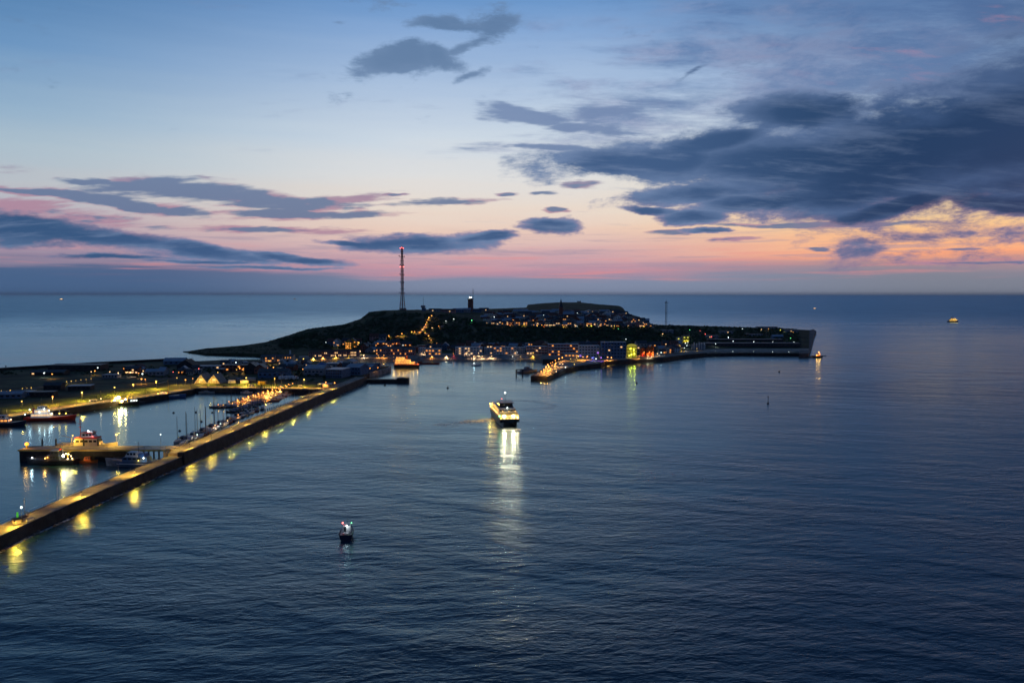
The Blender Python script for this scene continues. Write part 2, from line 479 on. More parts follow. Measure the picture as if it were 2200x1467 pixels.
class MB:
    def __init__(s):
        s.vs = []
        s.fs = []

    def add(s, vs, fs):
        n = len(s.vs)
        s.vs += [tuple(v) for v in vs]
        s.fs += [tuple(i + n for i in f) for f in fs]
        return s

    def box(s, x0, x1, y0, y1, z0, z1, taper=0.0):
        t = taper
        return s.add([(x0, y0, z0), (x1, y0, z0), (x1, y1, z0), (x0, y1, z0), (x0 + t, y0 + t, z1), (x1 - t, y0 + t, z1), (x1 - t, y1 - t, z1), (x0 + t, y1 - t, z1)],
                     [(0, 3, 2, 1), (4, 5, 6, 7), (0, 1, 5, 4), (1, 2, 6, 5), (2, 3, 7, 6), (3, 0, 4, 7)])

    def bar(s, a, b, r, n=4, r2=None):
        a = Vector(a)
        b = Vector(b)
        d = (b - a).normalized()
        u = d.orthogonal().normalized()
        w = d.cross(u)
        r2 = r if r2 is None else r2
        vs = []
        for p, q in ((a, r), (b, r2)):
            for i in range(n):
                t = 2 * math.pi * i / n
                vs.append(p + (u * math.cos(t) + w * math.sin(t)) * q)
        fs = [(i, (i + 1) % n, n + (i + 1) % n, n + i) for i in range(n)] + [tuple(reversed(range(n))), tuple(range(n, 2 * n))]
        return s.add(vs, fs)

    def prism(s, pts, z0, z1):
        n = len(pts)
        vs = [(p[0], p[1], z0) for p in pts] + [(p[0], p[1], z1) for p in pts]
        fs = [(i, (i + 1) % n, n + (i + 1) % n, n + i) for i in range(n)] + [tuple(reversed(range(n))), tuple(range(n, 2 * n))]
        return s.add(vs, fs)

    def lathe(s, prof, c=(0, 0, 0), n=10):
        vs, fs = [], []
        for r, z in prof:
            for i in range(n):
                t = 2 * math.pi * i / n
                vs.append((c[0] + r * math.cos(t), c[1] + r * math.sin(t), c[2] + z))
        for k in range(len(prof) - 1):
            for i in range(n):
                j = (i + 1) % n
                fs.append((k * n + i, k * n + j, (k + 1) * n + j, (k + 1) * n + i))
        fs.append(tuple(reversed(range(n))))
        fs.append(tuple(range((len(prof) - 1) * n, len(prof) * n)))
        return s.add(vs, fs)

    def me(s, m, smooth=False, name='mesh'):
        d = bpy.data.meshes.new(name)
        d.from_pydata(s.vs, [], s.fs)
        d.materials.append(M[m] if isinstance(m, str) else m)
        if smooth:
            d.polygons.foreach_set('use_smooth', [True] * len(d.polygons))
        d.update()
        return d

    def ob(s, name, m, parent=None, smooth=False, **kw):
        return put(name, s.me(m, smooth, name), parent, **kw)


ORD = 'first second third fourth fifth sixth seventh eighth ninth tenth eleventh twelfth thirteenth fourteenth fifteenth sixteenth seventeenth eighteenth nineteenth twentieth'.split()
def ordw(i):
    if i < 20:
        return ORD[i]
    tens = {20: 'twenty', 30: 'thirty', 40: 'forty', 50: 'fifty', 60: 'sixty', 70: 'seventy'}
    n = i + 1
    if n % 10 == 0:
        return {30: 'thirtieth', 40: 'fortieth', 50: 'fiftieth', 60: 'sixtieth', 70: 'seventieth'}[n]
    return tens[n // 10 * 10] + '-' + ORD[n % 10 - 1]


def interp(tab, x, k=1):
    if x <= tab[0][0]:
        return tab[0][k]
    for a, b in zip(tab, tab[1:]):
        if x <= b[0]:
            t = (x - a[0]) / (b[0] - a[0])
            return a[k] * (1 - t) + b[k] * t
    return tab[-1][k]


# ------------------------------------------------------------------ water
def water_mat(name, body, chop, ripple, rough, far, tint=(0.68, 0.92, 1.0, 1.0)):
    m = bpy.data.materials.new(name)
    m.use_nodes = True
    T = NT(m.node_tree)
    m.node_tree.nodes.remove(m.node_tree.nodes['Principled BSDF'])
    g = T.new('ShaderNodeNewGeometry').outputs['Position']
    px, py, pz = T.sep(g)
    dist = T.v('LENGTH', g)
    # wave fields in metres, crests lying mostly across the wind
    w1 = T.noise(T.xyz(T.m('MULTIPLY', px, 0.020), T.m('MULTIPLY', T.m('ADD', py, T.m('MULTIPLY', px, 0.22)), 0.050)), 1.0, 2.0, 0.5)
    w2 = T.noise(T.xyz(T.m('MULTIPLY', px, 0.11), T.m('MULTIPLY', T.m('ADD', py, T.m('MULTIPLY', px, -0.12)), 0.26), 5.0), 1.0, 3.0, 0.55, 0.4)
    w3 = T.noise(T.xyz(T.m('MULTIPLY', px, 0.42), T.m('MULTIPLY', py, 0.72), 9.0), 1.0, 3.0, 0.6, 0.5)
    patch = T.noise(T.xyz(T.m('MULTIPLY', px, 0.0035), T.m('MULTIPLY', py, 0.008), 2.0), 1.0, 4.0, 0.6, 0.8)
    fade = T.m('ADD', T.ss(dist, 230.0, 600.0, 1.0, 0.40), T.ss(dist, 900.0, 4000.0, 0.0, 0.7))
    patch2 = T.noise(T.xyz(T.m('MULTIPLY', px, 0.011), T.m('MULTIPLY', T.m('ADD', py, T.m('MULTIPLY', px, 0.5)), 0.024), 7.0), 1.0, 3.0, 0.6, 1.0)
    pm = T.m('MULTIPLY', T.ss(patch, 0.36, 0.60, 0.25, 1.35), T.ss(patch2, 0.36, 0.62, 0.55, 1.2))
    h = T.m('ADD', T.m('MULTIPLY', w1, 1.5 * chop), T.m('ADD', T.m('MULTIPLY', T.m('MULTIPLY', w2, T.m('ADD', T.m('MULTIPLY', pm, 0.45), 0.5)), 0.68 * chop), T.m('MULTIPLY', T.m('MULTIPLY', w3, 0.22 * ripple), pm)))
    bn = T.new('ShaderNodeBump')
    T.put(bn.inputs['Strength'], fade)
    bn.inputs['Distance'].default_value = 1.0
    T.put(bn.inputs['Height'], h)
    body_ = T.new('ShaderNodeBsdfDiffuse')
    T.put(body_.inputs['Color'], T.mix(patch, tuple(x * 0.8 for x in body) + (1,), tuple(x * 1.2 for x in body) + (1,)))
    T.l.new(bn.outputs[0], body_.inputs['Normal'])
    gl = T.new('ShaderNodeBsdfAnisotropic')
    gl.distribution = 'MULTI_GGX'
    gl.inputs['Color'].default_value = tint
    T.put(gl.inputs['Roughness'], T.m('ADD', T.m('ADD', T.ss(dist, 250.0, 800.0, rough, far), T.ss(dist, 900.0, 4500.0, 0.0, 0.22)), T.m('MULTIPLY', pm, 0.03)))
    T.l.new(bn.outputs[0], gl.inputs['Normal'])
    fr_ = T.new('ShaderNodeFresnel')
    fr_.inputs['IOR'].default_value = 1.62
    T.l.new(bn.outputs[0], fr_.inputs['Normal'])
    mx = T.new('ShaderNodeMixShader')
    T.l.new(fr_.outputs[0], mx.inputs[0])
    T.l.new(body_.outputs[0], mx.inputs[1])
    T.l.new(gl.outputs[0], mx.inputs[2])
    T.l.new(mx.outputs[0], m.node_tree.nodes['Material Output'].inputs['Surface'])
    return m

M['sea'] = water_mat('sea_water', (0.004, 0.030, 0.055), 0.9, 1.0, 0.25, 0.16)
M['harbour_water'] = water_mat('harbour_water', (0.004, 0.026, 0.048), 0.14, 0.30, 0.18, 0.19)

mb = MB()
RAD = 120000.0
n = 64
mb.add([(RAD * math.cos(2 * math.pi * i / n), RAD * math.sin(2 * math.pi * i / n), 0) for i in range(n)], [tuple(range(n))])
tag(mb.ob('sea', 'sea'), kind='structure')

# ------------------------------------------------------------------ island terrain
A = [(392, 757.5), (440, 765), (545, 768), (600, 773), (640, 779), (700, 779), (850, 779), (968, 778), (1118, 778), (1160, 782), (1200, 783), (1260, 789), (1305, 786), (1350, 783), (1426, 778.5), (1470, 772), (1524, 767), (1590, 765.5), (1737, 766)]
C = [(392, 757, .8), (440, 757, 3), (545, 756, 5), (600, 757, 7), (700, 756, 8), (760, 752, 8), (850, 750, 8), (968, 748, 8), (1118, 746, 8), (1200, 746, 8), (1300, 743, 8), (1400, 741, 8), (1480, 738, 8), (1560, 736, 8), (1737, 735, 6)]
D = [(392, 756.8, .9), (440, 752, 4), (545, 746, 7), (570, 742, 9), (620, 728, 14), (700, 708, 24), (738, 703, 26), (775, 692, 36), (794, 676, 48), (824, 672, 51), (863, 671, 52), (920, 674, 50), (960, 676, 47), (1000, 683, 41), (1040, 693, 35), (1060, 700, 31), (1200, 702, 30), (1300, 703, 30), (1390, 701, 27), (1420, 706, 20), (1480, 715, 10), (1600, 720, 8), (1737, 722, 6)]
E = [(392, 756.5, .95), (440, 750, 4.5), (545, 741.5, 8.5), (570, 738, 10.5), (620, 723, 16.2), (700, 704, 26.5), (738, 699.5, 28.6), (775, 688, 38), (794, 672.5, 50.5), (824, 669, 53), (863, 667.5, 54), (950, 667, 51.5), (1000, 670, 49), (1060, 680, 41), (1200, 682, 41), (1340, 684, 39.5), (1375, 690, 33), (1395, 697, 25), (1420, 701, 19), (1480, 706, 14), (1600, 710, 10), (1737, 714, 6)]
F = [(392, 756.2, 1), (440, 748.5, 5), (520, 742, 7.5), (570, 735, 11.5), (620, 720, 17.6), (660, 707, 25), (700, 701.5, 28), (738, 697, 30), (775, 685, 39.6), (794, 670, 52), (824, 667, 54), (863, 665.8, 54.6), (950, 664.5, 53), (1060, 663.2, 50.5), (1131, 660.6, 50), (1134, 654.5, 57.5), (1165, 651.5, 59.5), (1200, 649.5, 61), (1245, 649.5, 61), (1290, 654, 58.6), (1330, 657, 57), (1338, 661, 53.5), (1345, 672, 43.5), (1370, 680, 37), (1392, 689, 29), (1400, 697, 22), (1430, 698.5, 20), (1500, 700, 17), (1560, 702, 15), (1627, 704, 12), (1680, 705.5, 10), (1737, 709, 6.5)]


def column(px):
    ya = interp(A, px)
    L = [(ya, -1.0), (ya - 0.3, 0.0)]
    if 850 < px < 1165:
        L += [(771.5, 1.5), (interp([(850, 770), (968, 766), (1118, 765), (1165, 767)], px) - .6, 5.0)]
    else:
        zb = min(5.0, interp([(392, 0.6), (440, 2.5), (545, 4.2), (640, 5.0)], px))
        L += [(630 + (ya - .3 - 630) * (CAM_H - zb * .5) / CAM_H - .15, zb * .5), (630 + (ya - .3 - 630) * (CAM_H - zb) / CAM_H - .3, zb)]
    for T_ in (C, D, E, F):
        L.append((interp(T_, px), interp(T_, px, 2)))
    # resolve into (distance, z); keep distances growing
    out = []
    for py, z in L:
        p = P(px, py, z)
        q = math.hypot(p.x, p.y)
        if out and q < out[-1][0] + 0.4:
            q = out[-1][0] + 0.4
        out.append((q, z))
    r = ray(px, 700)
    u = Vector((r.x, r.y, 0)).normalized()
    return u, out


def ter(px, py):
    """the point of the terrain seen at a picture position"""
    u, L = column(px)
    r = ray(px, py)
    t = -r.z / math.hypot(r.x, r.y)
    if CAM_H - L[1][1] - t * L[1][0] < 0:
        return P(px, py, 4.0)
    for (d0, z0), (d1, z1) in zip(L, L[1:]):
        f0 = CAM_H - z0 - t * d0
        f1 = CAM_H - z1 - t * d1
        if f0 > 0 >= f1 or (f0 >= 0 and f1 < 0):
            s = f0 / (f0 - f1)
            d = d0 + (d1 - d0) * s
            return Vector((u.x * d, u.y * d, z0 + (z1 - z0) * s))
    d, z = L[-1]
    return Vector((u.x * d, u.y * d, z))


from mathutils import noise as mnoise
vs, fs = [], []
SUB = [1, 2, 2, 6, 16, 8, 10]       # subdivisions of each strip
cols_px = [392 + 3 * i for i in range(int((1740 - 392) / 3) + 1)]
cols_px += [1131.5, 1133.8, 1336, 1339.5]
cols_px = sorted(cols_px)
rows = None
for px in cols_px:
    u, L = column(px)
    pts = [L[0]]
    for k, ((d0, z0), (d1, z1)) in enumerate(zip(L, L[1:])):
        nsub = SUB[k]
        for j in range(1, nsub + 1):
            s = j / nsub
            z = z0 + (z1 - z0) * s
            if k == 4:      # the slope: concave foot, steeper top
                pass
            d = d0 + (d1 - d0) * s
            if k >= 3 and j < nsub or k in (4, 5):
                amp = {3: 0.3, 4: 3.2, 5: 1.6, 6: 0.8}.get(k, 0.2)
                amp *= min(1.0, max(z, 0) / 20.0)
                z += amp * mnoise.noise(Vector((u.x * d * 0.03, d * 0.02, 1.0))) + amp * .6 * mnoise.noise(Vector((u.x * d * 0.11, d * 0.07, 4.0)))
            pts.append((d, z))
    dl, zl = pts[-1]
    zl += 0.5 * mnoise.noise(Vector((px * 0.12, 0, 0))) * min(1, zl / 20)
    pts[-1] = (dl, zl)
    pts.append((dl + 8, zl - 1.5))
    pts.append((dl + 30, -3.0))
    rows = len(pts)
    vs += [(u.x * d, u.y * d, z) for d, z in pts]
nc = len(cols_px)
for i in range(nc - 1):
    for j in range(rows - 1):
        a = i * rows + j
        fs.append((a, a + rows, a + rows + 1, a + 1))
# close both ends down to the sea bed
for i in (0, nc - 1):
    for j in range(rows - 1):
        a = i * rows + j
        k = len(vs)
        vs += [(vs[a][0], vs[a][1], -3), (vs[a + 1][0], vs[a + 1][1], -3)]
        fs.append((a, a + 1, k + 1, k))
me = bpy.data.meshes.new('island_terrain')
me.from_pydata(vs, [], fs)
me.polygons.foreach_set('use_smooth', [True] * len(me.polygons))
for k_ in ('hill', 'concrete', 'sand', 'paving', 'grass', 'dark_concrete'):
    me.materials.append(M[k_])
mi = []
for p in me.polygons:
    j = (p.index % (rows - 1))
    px = cols_px[min(p.index // (rows - 1), nc - 1)] if p.index < (nc - 1) * (rows - 1) else 0
    if p.index >= (nc - 1) * (rows - 1):
        mi.append(1)
    elif j < 1 + 2:
        mi.append(2 if 850 < px < 1165 else (5 if px > 1165 else (1 if px > 600 else 0)))
    elif j < 5:
        mi.append(5 if px > 1165 else (1 if px > 600 else 0))
    elif j < 7:
        mi.append(3 if px > 640 else 0)
    else:
        mi.append(0)
me.polygons.foreach_set('material_index', mi)
me.update()
tag(put('terrain', me), kind='structure')

# ------------------------------------------------------------------ harbour land, moles and quays
def V2(px, py, z=0.0):
    p = P(px, py, z)
    return (p.x, p.y)

def flat_poly(name, pts, z, m, kind='structure'):
    vs_ = [(x, y, z) for x, y in pts]
    mb_ = MB().add(vs_, [tuple(range(len(vs_)))])
    o = mb_.ob(name, m)
    return tag(o, kind=kind)

LZ = 4.0
land_px = [(-330, 1000), (-120, 922), (0, 899), (100, 884), (170, 873), (240, 863), (300, 855), (360, 846), (417, 835.5), (419, 834), (500, 834), (602, 835.5), (700, 837), (735, 829), (791, 803), (836, 791), (836, 786.5), (800, 784), (760, 783.5), (740, 780),
           (700, 777), (640, 774), (560, 772), (480, 773), (430, 775.5), (370, 774.5), (210, 782.5), (0, 795.5), (-200, 808), (-420, 824)]
land_w = [V2(x, y, LZ) for x, y in land_px]
mbs = MB()
nL = len(land_w)
mbs.add([(x, y, LZ) for x, y in land_w], [tuple(range(nL))])
tag(mbs.ob('harbour_ground', 'ground'), kind='structure')
mbs = MB()
mbs.add([(x, y, LZ + .02) for x, y in land_w] + [(x, y, -2.0) for x, y in land_w], [(i, i + nL, (i + 1) % nL + nL, (i + 1) % nL) for i in range(nL)])
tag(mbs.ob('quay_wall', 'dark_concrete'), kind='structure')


def strip(name, pts, w0, w1, z, m, kind='structure', thick=0.0):
    """ribbon along points; w0/w1 metres to the left/right of the line; z number or list"""
    n_ = len(pts)
    L_, R_ = [], []
    for i in range(n_):
        a = Vector(pts[max(0, i - 1)][:2])
        b = Vector(pts[min(n_ - 1, i + 1)][:2])
        t = (b - a).normalized()
        nn = Vector((-t.y, t.x))
        p = Vector(pts[i][:2])
        zz = z if not isinstance(z, (list, tuple)) else z[i]
        q = p + nn * w0
        r_ = p - nn * w1
        L_.append((q.x, q.y, zz))
        R_.append((r_.x, r_.y, zz))
    mb_ = MB()
    if thick:
        vs_ = L_ + R_ + [(x, y, zz - thick) for x, y, zz in L_] + [(x, y, zz - thick) for x, y, zz in R_]
        fs_ = []
        for i in range(n_ - 1):
            fs_ += [(i, n_ + i, n_ + i + 1, i + 1), (2 * n_ + i, 2 * n_ + i + 1, 3 * n_ + i + 1, 3 * n_ + i), (i, i + 1, 2 * n_ + i + 1, 2 * n_ + i), (n_ + i + 1, n_ + i, 3 * n_ + i, 3 * n_ + i + 1)]
        fs_ += [(0, 2 * n_, 3 * n_, n_), (n_ - 1, 2 * n_ - 1, 4 * n_ - 1, 3 * n_ - 1)]
        mb_.add(vs_, fs_)
    else:
        mb_.add(L_ + R_, [(i, n_ + i, n_ + i + 1, i + 1) for i in range(n_ - 1)])
    o = mb_.ob(name, m)
    return tag(o, kind=kind)


def resample(pts, step):
    out = [Vector(pts[0])]
    for a, b in zip(pts, pts[1:]):
        a = Vector(a); b = Vector(b)
        k = max(1, int((b - a).length / step))
        out += [a + (b - a) * (j / k) for j in range(1, k + 1)]
    return out

# quay apron: lit paving along the harbour edge, and the lawn behind it
quay_line = [V2(x, y, LZ) for x, y in [(-120, 922), (0, 899), (100, 884), (170, 873), (240, 863), (300, 855), (360, 846), (416, 836.5)]]
strip('quay_paving', quay_line, 13.0, -0.6, LZ + .012, 'paving')
quay_line2 = [V2(x, y, LZ) for x, y in [(419, 834), (500, 834), (602, 835.5), (700, 837)]]
strip('quay_paving', quay_line2, 14.0, -0.6, LZ + .014, 'paving')
strip('lawn', quay_line, 52.0, -13.4, LZ + .006, 'grass')
strip('lawn', quay_line2, 36.0, -14.5, LZ + .008, 'grass')
strip('quay_kerb', quay_line, 0.5, 0.12, LZ + .35, 'concrete', thick=0.5)
strip('quay_kerb', quay_line2, 0.5, 0.12, LZ + .35, 'concrete', thick=0.5)
road = [V2(x, y, LZ) for x, y in [(-60, 850), (0, 842), (60, 836), (100, 829), (150, 822), (196, 815), (260, 812), (340, 806), (420, 800), (520, 796), (600, 792)]]
strip('harbour_road', road, 3.5, 3.5, LZ + .02, 'asphalt')
road2 = [V2(x, y, LZ) for x, y in [(300, 820), (360, 812), (420, 809), (500, 812), (600, 815), (680, 812)]]
strip('harbour_road', road2, 3.0, 3.0, LZ + .024, 'asphalt')

# outer sea wall behind the harbour land
sw = [V2(x, y, LZ) for x, y in [(-330, 816.5), (-200, 808), (0, 795.2), (210, 782.2), (370, 774.2), (400, 774.0)]]
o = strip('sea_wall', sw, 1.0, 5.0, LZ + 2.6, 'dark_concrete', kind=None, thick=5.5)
tag(o, 'long dark sea wall between the harbour land and the open sea', 'sea wall')

# low water-side spit wall of the north shore (grey beach strip)
# --- the long breakwater
foot_px = [(-140, 1247), (-60, 1209), (0, 1181), (60, 1152), (120, 1123), (174, 1098), (240, 1068), (340, 1023), (400, 997)]
foot = [Vector((*V2(x, y), 0)) for x, y in foot_px]
foot2 = [Vector((*V2(x, y), 0)) for x, y in [(400, 997), (487, 959), (561, 925), (618, 900), (700, 861), (766, 833), (791, 822)]]
bw = thing('breakwater', 'long straight concrete breakwater with a sodium-lit walkway on top', 'breakwater', (0, 0, 0))


RIB = {}
def cached_rib(zt, sl):
    if zt not in RIB:
        RIB[zt] = MB().add([(-.3, -.25, -2), (.3, -.25, -2), (.3, sl + .3, -2), (-.3, sl + .3, -2), (-.3, sl + .05, zt - .2), (.3, sl + .05, zt - .2), (.3, sl + .4, zt - .2), (-.3, sl + .4, zt - .2)],
                           [(0, 3, 2, 1), (4, 5, 6, 7), (0, 1, 5, 4), (1, 2, 6, 5), (2, 3, 7, 6), (3, 0, 4, 7)]).me('concrete')
    return RIB[zt]

def mole(fp, ztop, width, slope, par_h, par):
    """sloping seaward face, parapet, walkway, inner face"""
    n_ = len(fp)
    prof = []
    for i in range(n_):
        a = fp[max(0, i - 1)]; b = fp[min(n_ - 1, i + 1)]
        t = (b - a).normalized()
        nn = Vector((-t.y, t.x, 0))
        p = fp[i]
        prof.append((p, nn))
    def band(name, m, offs, parent):
        mb_ = MB()
        k = len(offs)
        for p, nn in prof:
            mb_.vs += [tuple(p + nn * o_ + Vector((0, 0, z_))) for o_, z_ in offs]
        for i in range(n_ - 1):
            for j in range(k - 1):
                a_ = i * k + j
                mb_.fs.append((a_, a_ + k, a_ + k + 1, a_ + 1))
        mb_.fs.append(tuple(range(k)))
        mb_.fs.append(tuple(reversed(range((n_ - 1) * k, n_ * k))))
        return mb_.ob(name, m, parent)
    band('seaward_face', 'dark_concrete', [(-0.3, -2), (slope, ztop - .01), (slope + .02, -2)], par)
    band('parapet', 'concrete', [(slope + .03, -1.9), (slope, ztop + par_h), (slope + .45, ztop + par_h), (slope + .47, -1.9)], par)
    band('walkway', 'paving', [(slope + .5, -1.9), (slope + .5, ztop), (slope + width, ztop), (slope + width + .1, -1.9)], par)
    band('coping', 'concrete', [(slope + width - .02, -1.8), (slope + width - .02, ztop + .3), (slope + width + .35, ztop + .3), (slope + width + .35, -1.8)], par)
    return prof

profA = mole(foot, 4.2, 7.5, 0.8, 0.25, bw)
profB = mole(foot2, 5.5, 9.5, 1.8, 0.6, bw)
# cast joints in walkway and wall, iron railing on the harbour side, buttress ribs on the sea side
jn, rl = MB(), MB()
for prof_, ztop_, wd_, sl_ in ((profA, 4.2, 7.5, .8), (profB, 5.5, 9.5, 1.8)):
    pl_ = resample([p for p, n_ in prof_], 4.0)
    prev = None
    for i in range(len(pl_) - 1):
        p = pl_[i]
        nn = Vector((-(pl_[i + 1] - p).normalized().y, (pl_[i + 1] - p).normalized().x, 0))
        tt = (pl_[i + 1] - p).normalized()
        q0 = p + nn * (sl_ + .5); q1 = p + nn * (sl_ + wd_ - .1)
        jn.add([(*(q0 - tt * .09).xy, ztop_ + .008), (*(q0 + tt * .09).xy, ztop_ + .008), (*(q1 + tt * .09).xy, ztop_ + .008), (*(q1 - tt * .09).xy, ztop_ + .008)], [(0, 1, 2, 3)])
        e = p + nn * (sl_ + wd_ + .2)
        if i % 2 == 0:
            b0 = Vector((e.x, e.y, ztop_ + .3)); b1 = Vector((e.x, e.y, ztop_ + 1.35))
            rl.bar(b0, b1, .05)
            if prev is not None:
                rl.bar(prev, b1, .035)
            prev = b1
jn.ob('joints', 'dark_concrete', bw)['kind'] = 'stuff'
rl.ob('railing', 'steel', bw)['kind'] = 'stuff'
# pilaster where the wall steps up
mb = MB()
p, nn = profB[0]
mb.box(p.x - 3.2, p.x + .2, p.y - 2.5, p.y + 1.5, -2, 6.4)
mb.ob('step_pier', 'dark_concrete', bw)

# riprap at the foot and the line of surf along it
random.seed(3)
rk = MB()
fullfoot = resample(foot + foot2[1:], 1.1)
for p in fullfoot:
    if random.random() < 0.8:
        q = p + Vector((random.uniform(0.0, 2.2), random.uniform(-.5, .5), random.uniform(-.35, .12)))
        s = random.uniform(.35, .9)
        rk.lathe([(s * .6, -s * .5), (s, 0), (s * .75, s * .45), (s * .2, s * .6)], q, 5)
tag(rk.ob('riprap', 'rock'), 'rough boulders along the seaward foot of the long breakwater', 'boulders', kind='stuff')

def foam_mat():
    m = bpy.data.materials.new('foam')
    m.use_nodes = True
    T = NT(m.node_tree)
    b = m.node_tree.nodes['Principled BSDF']
    b.inputs['Base Color'].default_value = (0.85, 0.88, 0.9, 1)
    b.inputs['Roughness'].default_value = 0.8
    g = T.new('ShaderNodeNewGeometry').outputs['Position']
    uv = T.new('ShaderNodeAttribute', attribute_name='fade').outputs['Fac']
    n1 = T.noise(g, 0.55, 5.0, 0.7, 0.6)
    n2 = T.noise(g, 0.09, 3.0, 0.6, 0.3)
    a = T.m('MULTIPLY', T.ss(T.m('ADD', T.m('MULTIPLY', n1, 0.7), T.m('MULTIPLY', n2, 0.5)), 0.50, 0.74), uv)
    T.put(b.inputs['Alpha'], a)
    return m
M['foam'] = foam_mat()


def foam_strip(name, pts, w, fade, label, z=0.06, cat='foam'):
    """a ribbon lying on the water; w and fade are given per point; foam thins towards the edges"""
    n_ = len(pts)
    mb_ = MB()
    fd = []
    cross = [(-1, 0), (-.4, .8), (0, 1), (.4, .8), (1, 0)]
    for i in range(n_):
        a = Vector(pts[max(0, i - 1)]); b = Vector(pts[min(n_ - 1, i + 1)])
        t = (b - a).normalized()
        nn = Vector((-t.y, t.x, 0))
        for c_, f_ in cross:
            q = Vector(pts[i]) + nn * (w[i] * c_)
            mb_.vs.append((q.x, q.y, z))
            fd.append(f_ * fade[i])
    for i in range(n_ - 1):
        for j in range(4):
            a_ = i * 5 + j
            mb_.fs.append((a_, a_ + 5, a_ + 6, a_ + 1))
    o = mb_.ob(name, 'foam')
    at = o.data.attributes.new('fade', 'FLOAT', 'POINT')
    at.data.foreach_set('value', fd)
    return tag(o, label, cat, kind='stuff')

pts = [p + Vector((1.6 + .5 * math.sin(i * .7), 0, 0)) for i, p in enumerate(resample(foot + foot2[1:-1], 5.0))]
foam_strip('surf_foam', pts, [1.1] * len(pts), [1.0] * len(pts), 'thin line of surf foam along the foot of the long breakwater')

# --- jetty across the harbour mouth
jz = 6.0
jy0, jy1 = V2(300, 966.5, jz)[1], V2(300, 957.5, jz)[1]
jx0, jx1 = V2(49, 963, jz)[0], profB[0][0].x - 10.0
jt = thing('jetty', 'flat concrete jetty on dark piles reaching west from the breakwater', 'jetty', (jx0, (jy0 + jy1) / 2, 0))
hw = (jy1 - jy0) / 2
MB().box(0, jx1 - jx0, -hw, hw, jz - .7, jz).ob('deck', 'paving', jt)
MB().box(0.3, jx1 - jx0 - 24, -hw + .8, hw - .8, -2, jz - .75).ob('wall', 'dark_concrete', jt)
me_p = MB().bar((0, 0, -2), (0, 0, jz - .72), .45, 8).me('dark')
for i in range(9):
    put('pile', me_p, jt, (jx1 - jx0 - 22 + i * 2.6, -hw + .5, 0))
me_p = MB().bar((0, 0, -2), (0, 0, jz + 3.6), .42, 8).me('dark')
for x in (82, 112, 172, 203):
    put('mooring_pile', me_p, jt, (V2(x, 960, jz)[0] - jx0, hw + .45, 0))
MB().box(0, jx1 - jx0, -hw - .12, -hw - .01, jz - .5, jz + .12).ob('kerb', 'yellow', jt)
# landing that ties the jetty to the breakwater
MB().prism([(jx1 - .2, jy0 - 1), (profB[0][0].x - 11.4, jy0 - 4), (profB[0][0].x - 11.2, jy1 + 4), (jx1 - .2, jy1 + 1)], -2, jz - .05)
o = MB().prism([(jx1, jy0 - 1), (foot2[0].x - 9.2, jy0 - 8), (foot2[0].x - 10.8, jy1 + 26), (jx1 + 1, jy1 + 1.5)], -2, 5.4).ob('landing', 'paving')
tag(o, kind='structure')

# --- small pier at the far end of the breakwater
pz = 3.0
a0 = V2(786, 822.5); a1 = V2(877, 822.5)
pr = thing('stone_pier', 'short dark stone pier with a raised block at its tip beyond the breakwater', 'pier', (a0[0], a0[1], 0))
Lp = a1[0] - a0[0]
MB().box(0, Lp, 0, 9, -2, pz).ob('deck', 'dark_concrete', pr)
MB().box(Lp - 11, Lp + .1, .2, 8.8, pz, pz + 1.5).ob('head_block', 'dark_concrete', pr)
# inner quay knuckle catching light
k0 = [V2(x, y, 5) for x, y in [(792, 800), (810, 797), (836, 790), (838, 786)]]
strip('quay_knuckle', k0, 1.2, 1.2, 5.0, 'concrete', thick=6.5)

# calm basin water: everything west of the breakwater
basin = [(foot[0].x - 9, foot[0].y), *[(p.x - 8, p.y) for p in foot[1:-1]], (foot2[0].x - 8, foot2[0].y - 2), *[(p.x - 10, p.y) for p in foot2[1:5]], V2(690, 846)]
basin += [V2(x, y) for x, y in [(600, 836), (419, 838), (360, 849), (240, 866), (100, 887), (0, 902), (-200, 945), (-900, 1100)]]
basin.append((-400, foot[0].y))
flat_poly('harbour_water', basin, 0.05, 'harbour_water')

# --- north-east: low jetty wedge of the landing place
wedge_top = [(1140, 807.5), (1158, 796), (1180, 785), (1200, 775), (1228, 768), (1262, 770), (1300, 776), (1291, 780.5), (1242, 786), (1216, 792), (1176, 808.5)]
wz = 4.5
wp = [V2(x, y, wz) for x, y in wedge_top]
mbs = MB()
nW = len(wp)
mbs.add([(x, y, wz) for x, y in wp] + [(x, y, -2) for x, y in wp], [tuple(range(nW))] + [(i, (i + 1) % nW, (i + 1) % nW + nW, i + nW) for i in range(nW)])
tag(mbs.ob('landing_quay', 'dark_concrete'), kind='structure')
ins = [V2(x, y, wz) for x, y in [(1147, 806), (1162, 796), (1184, 785), (1205, 776), (1228, 770), (1258, 772), (1290, 777), (1242, 784), (1212, 790), (1173, 806)]]
flat_poly('landing_paving', ins, wz + .012, 'paving')

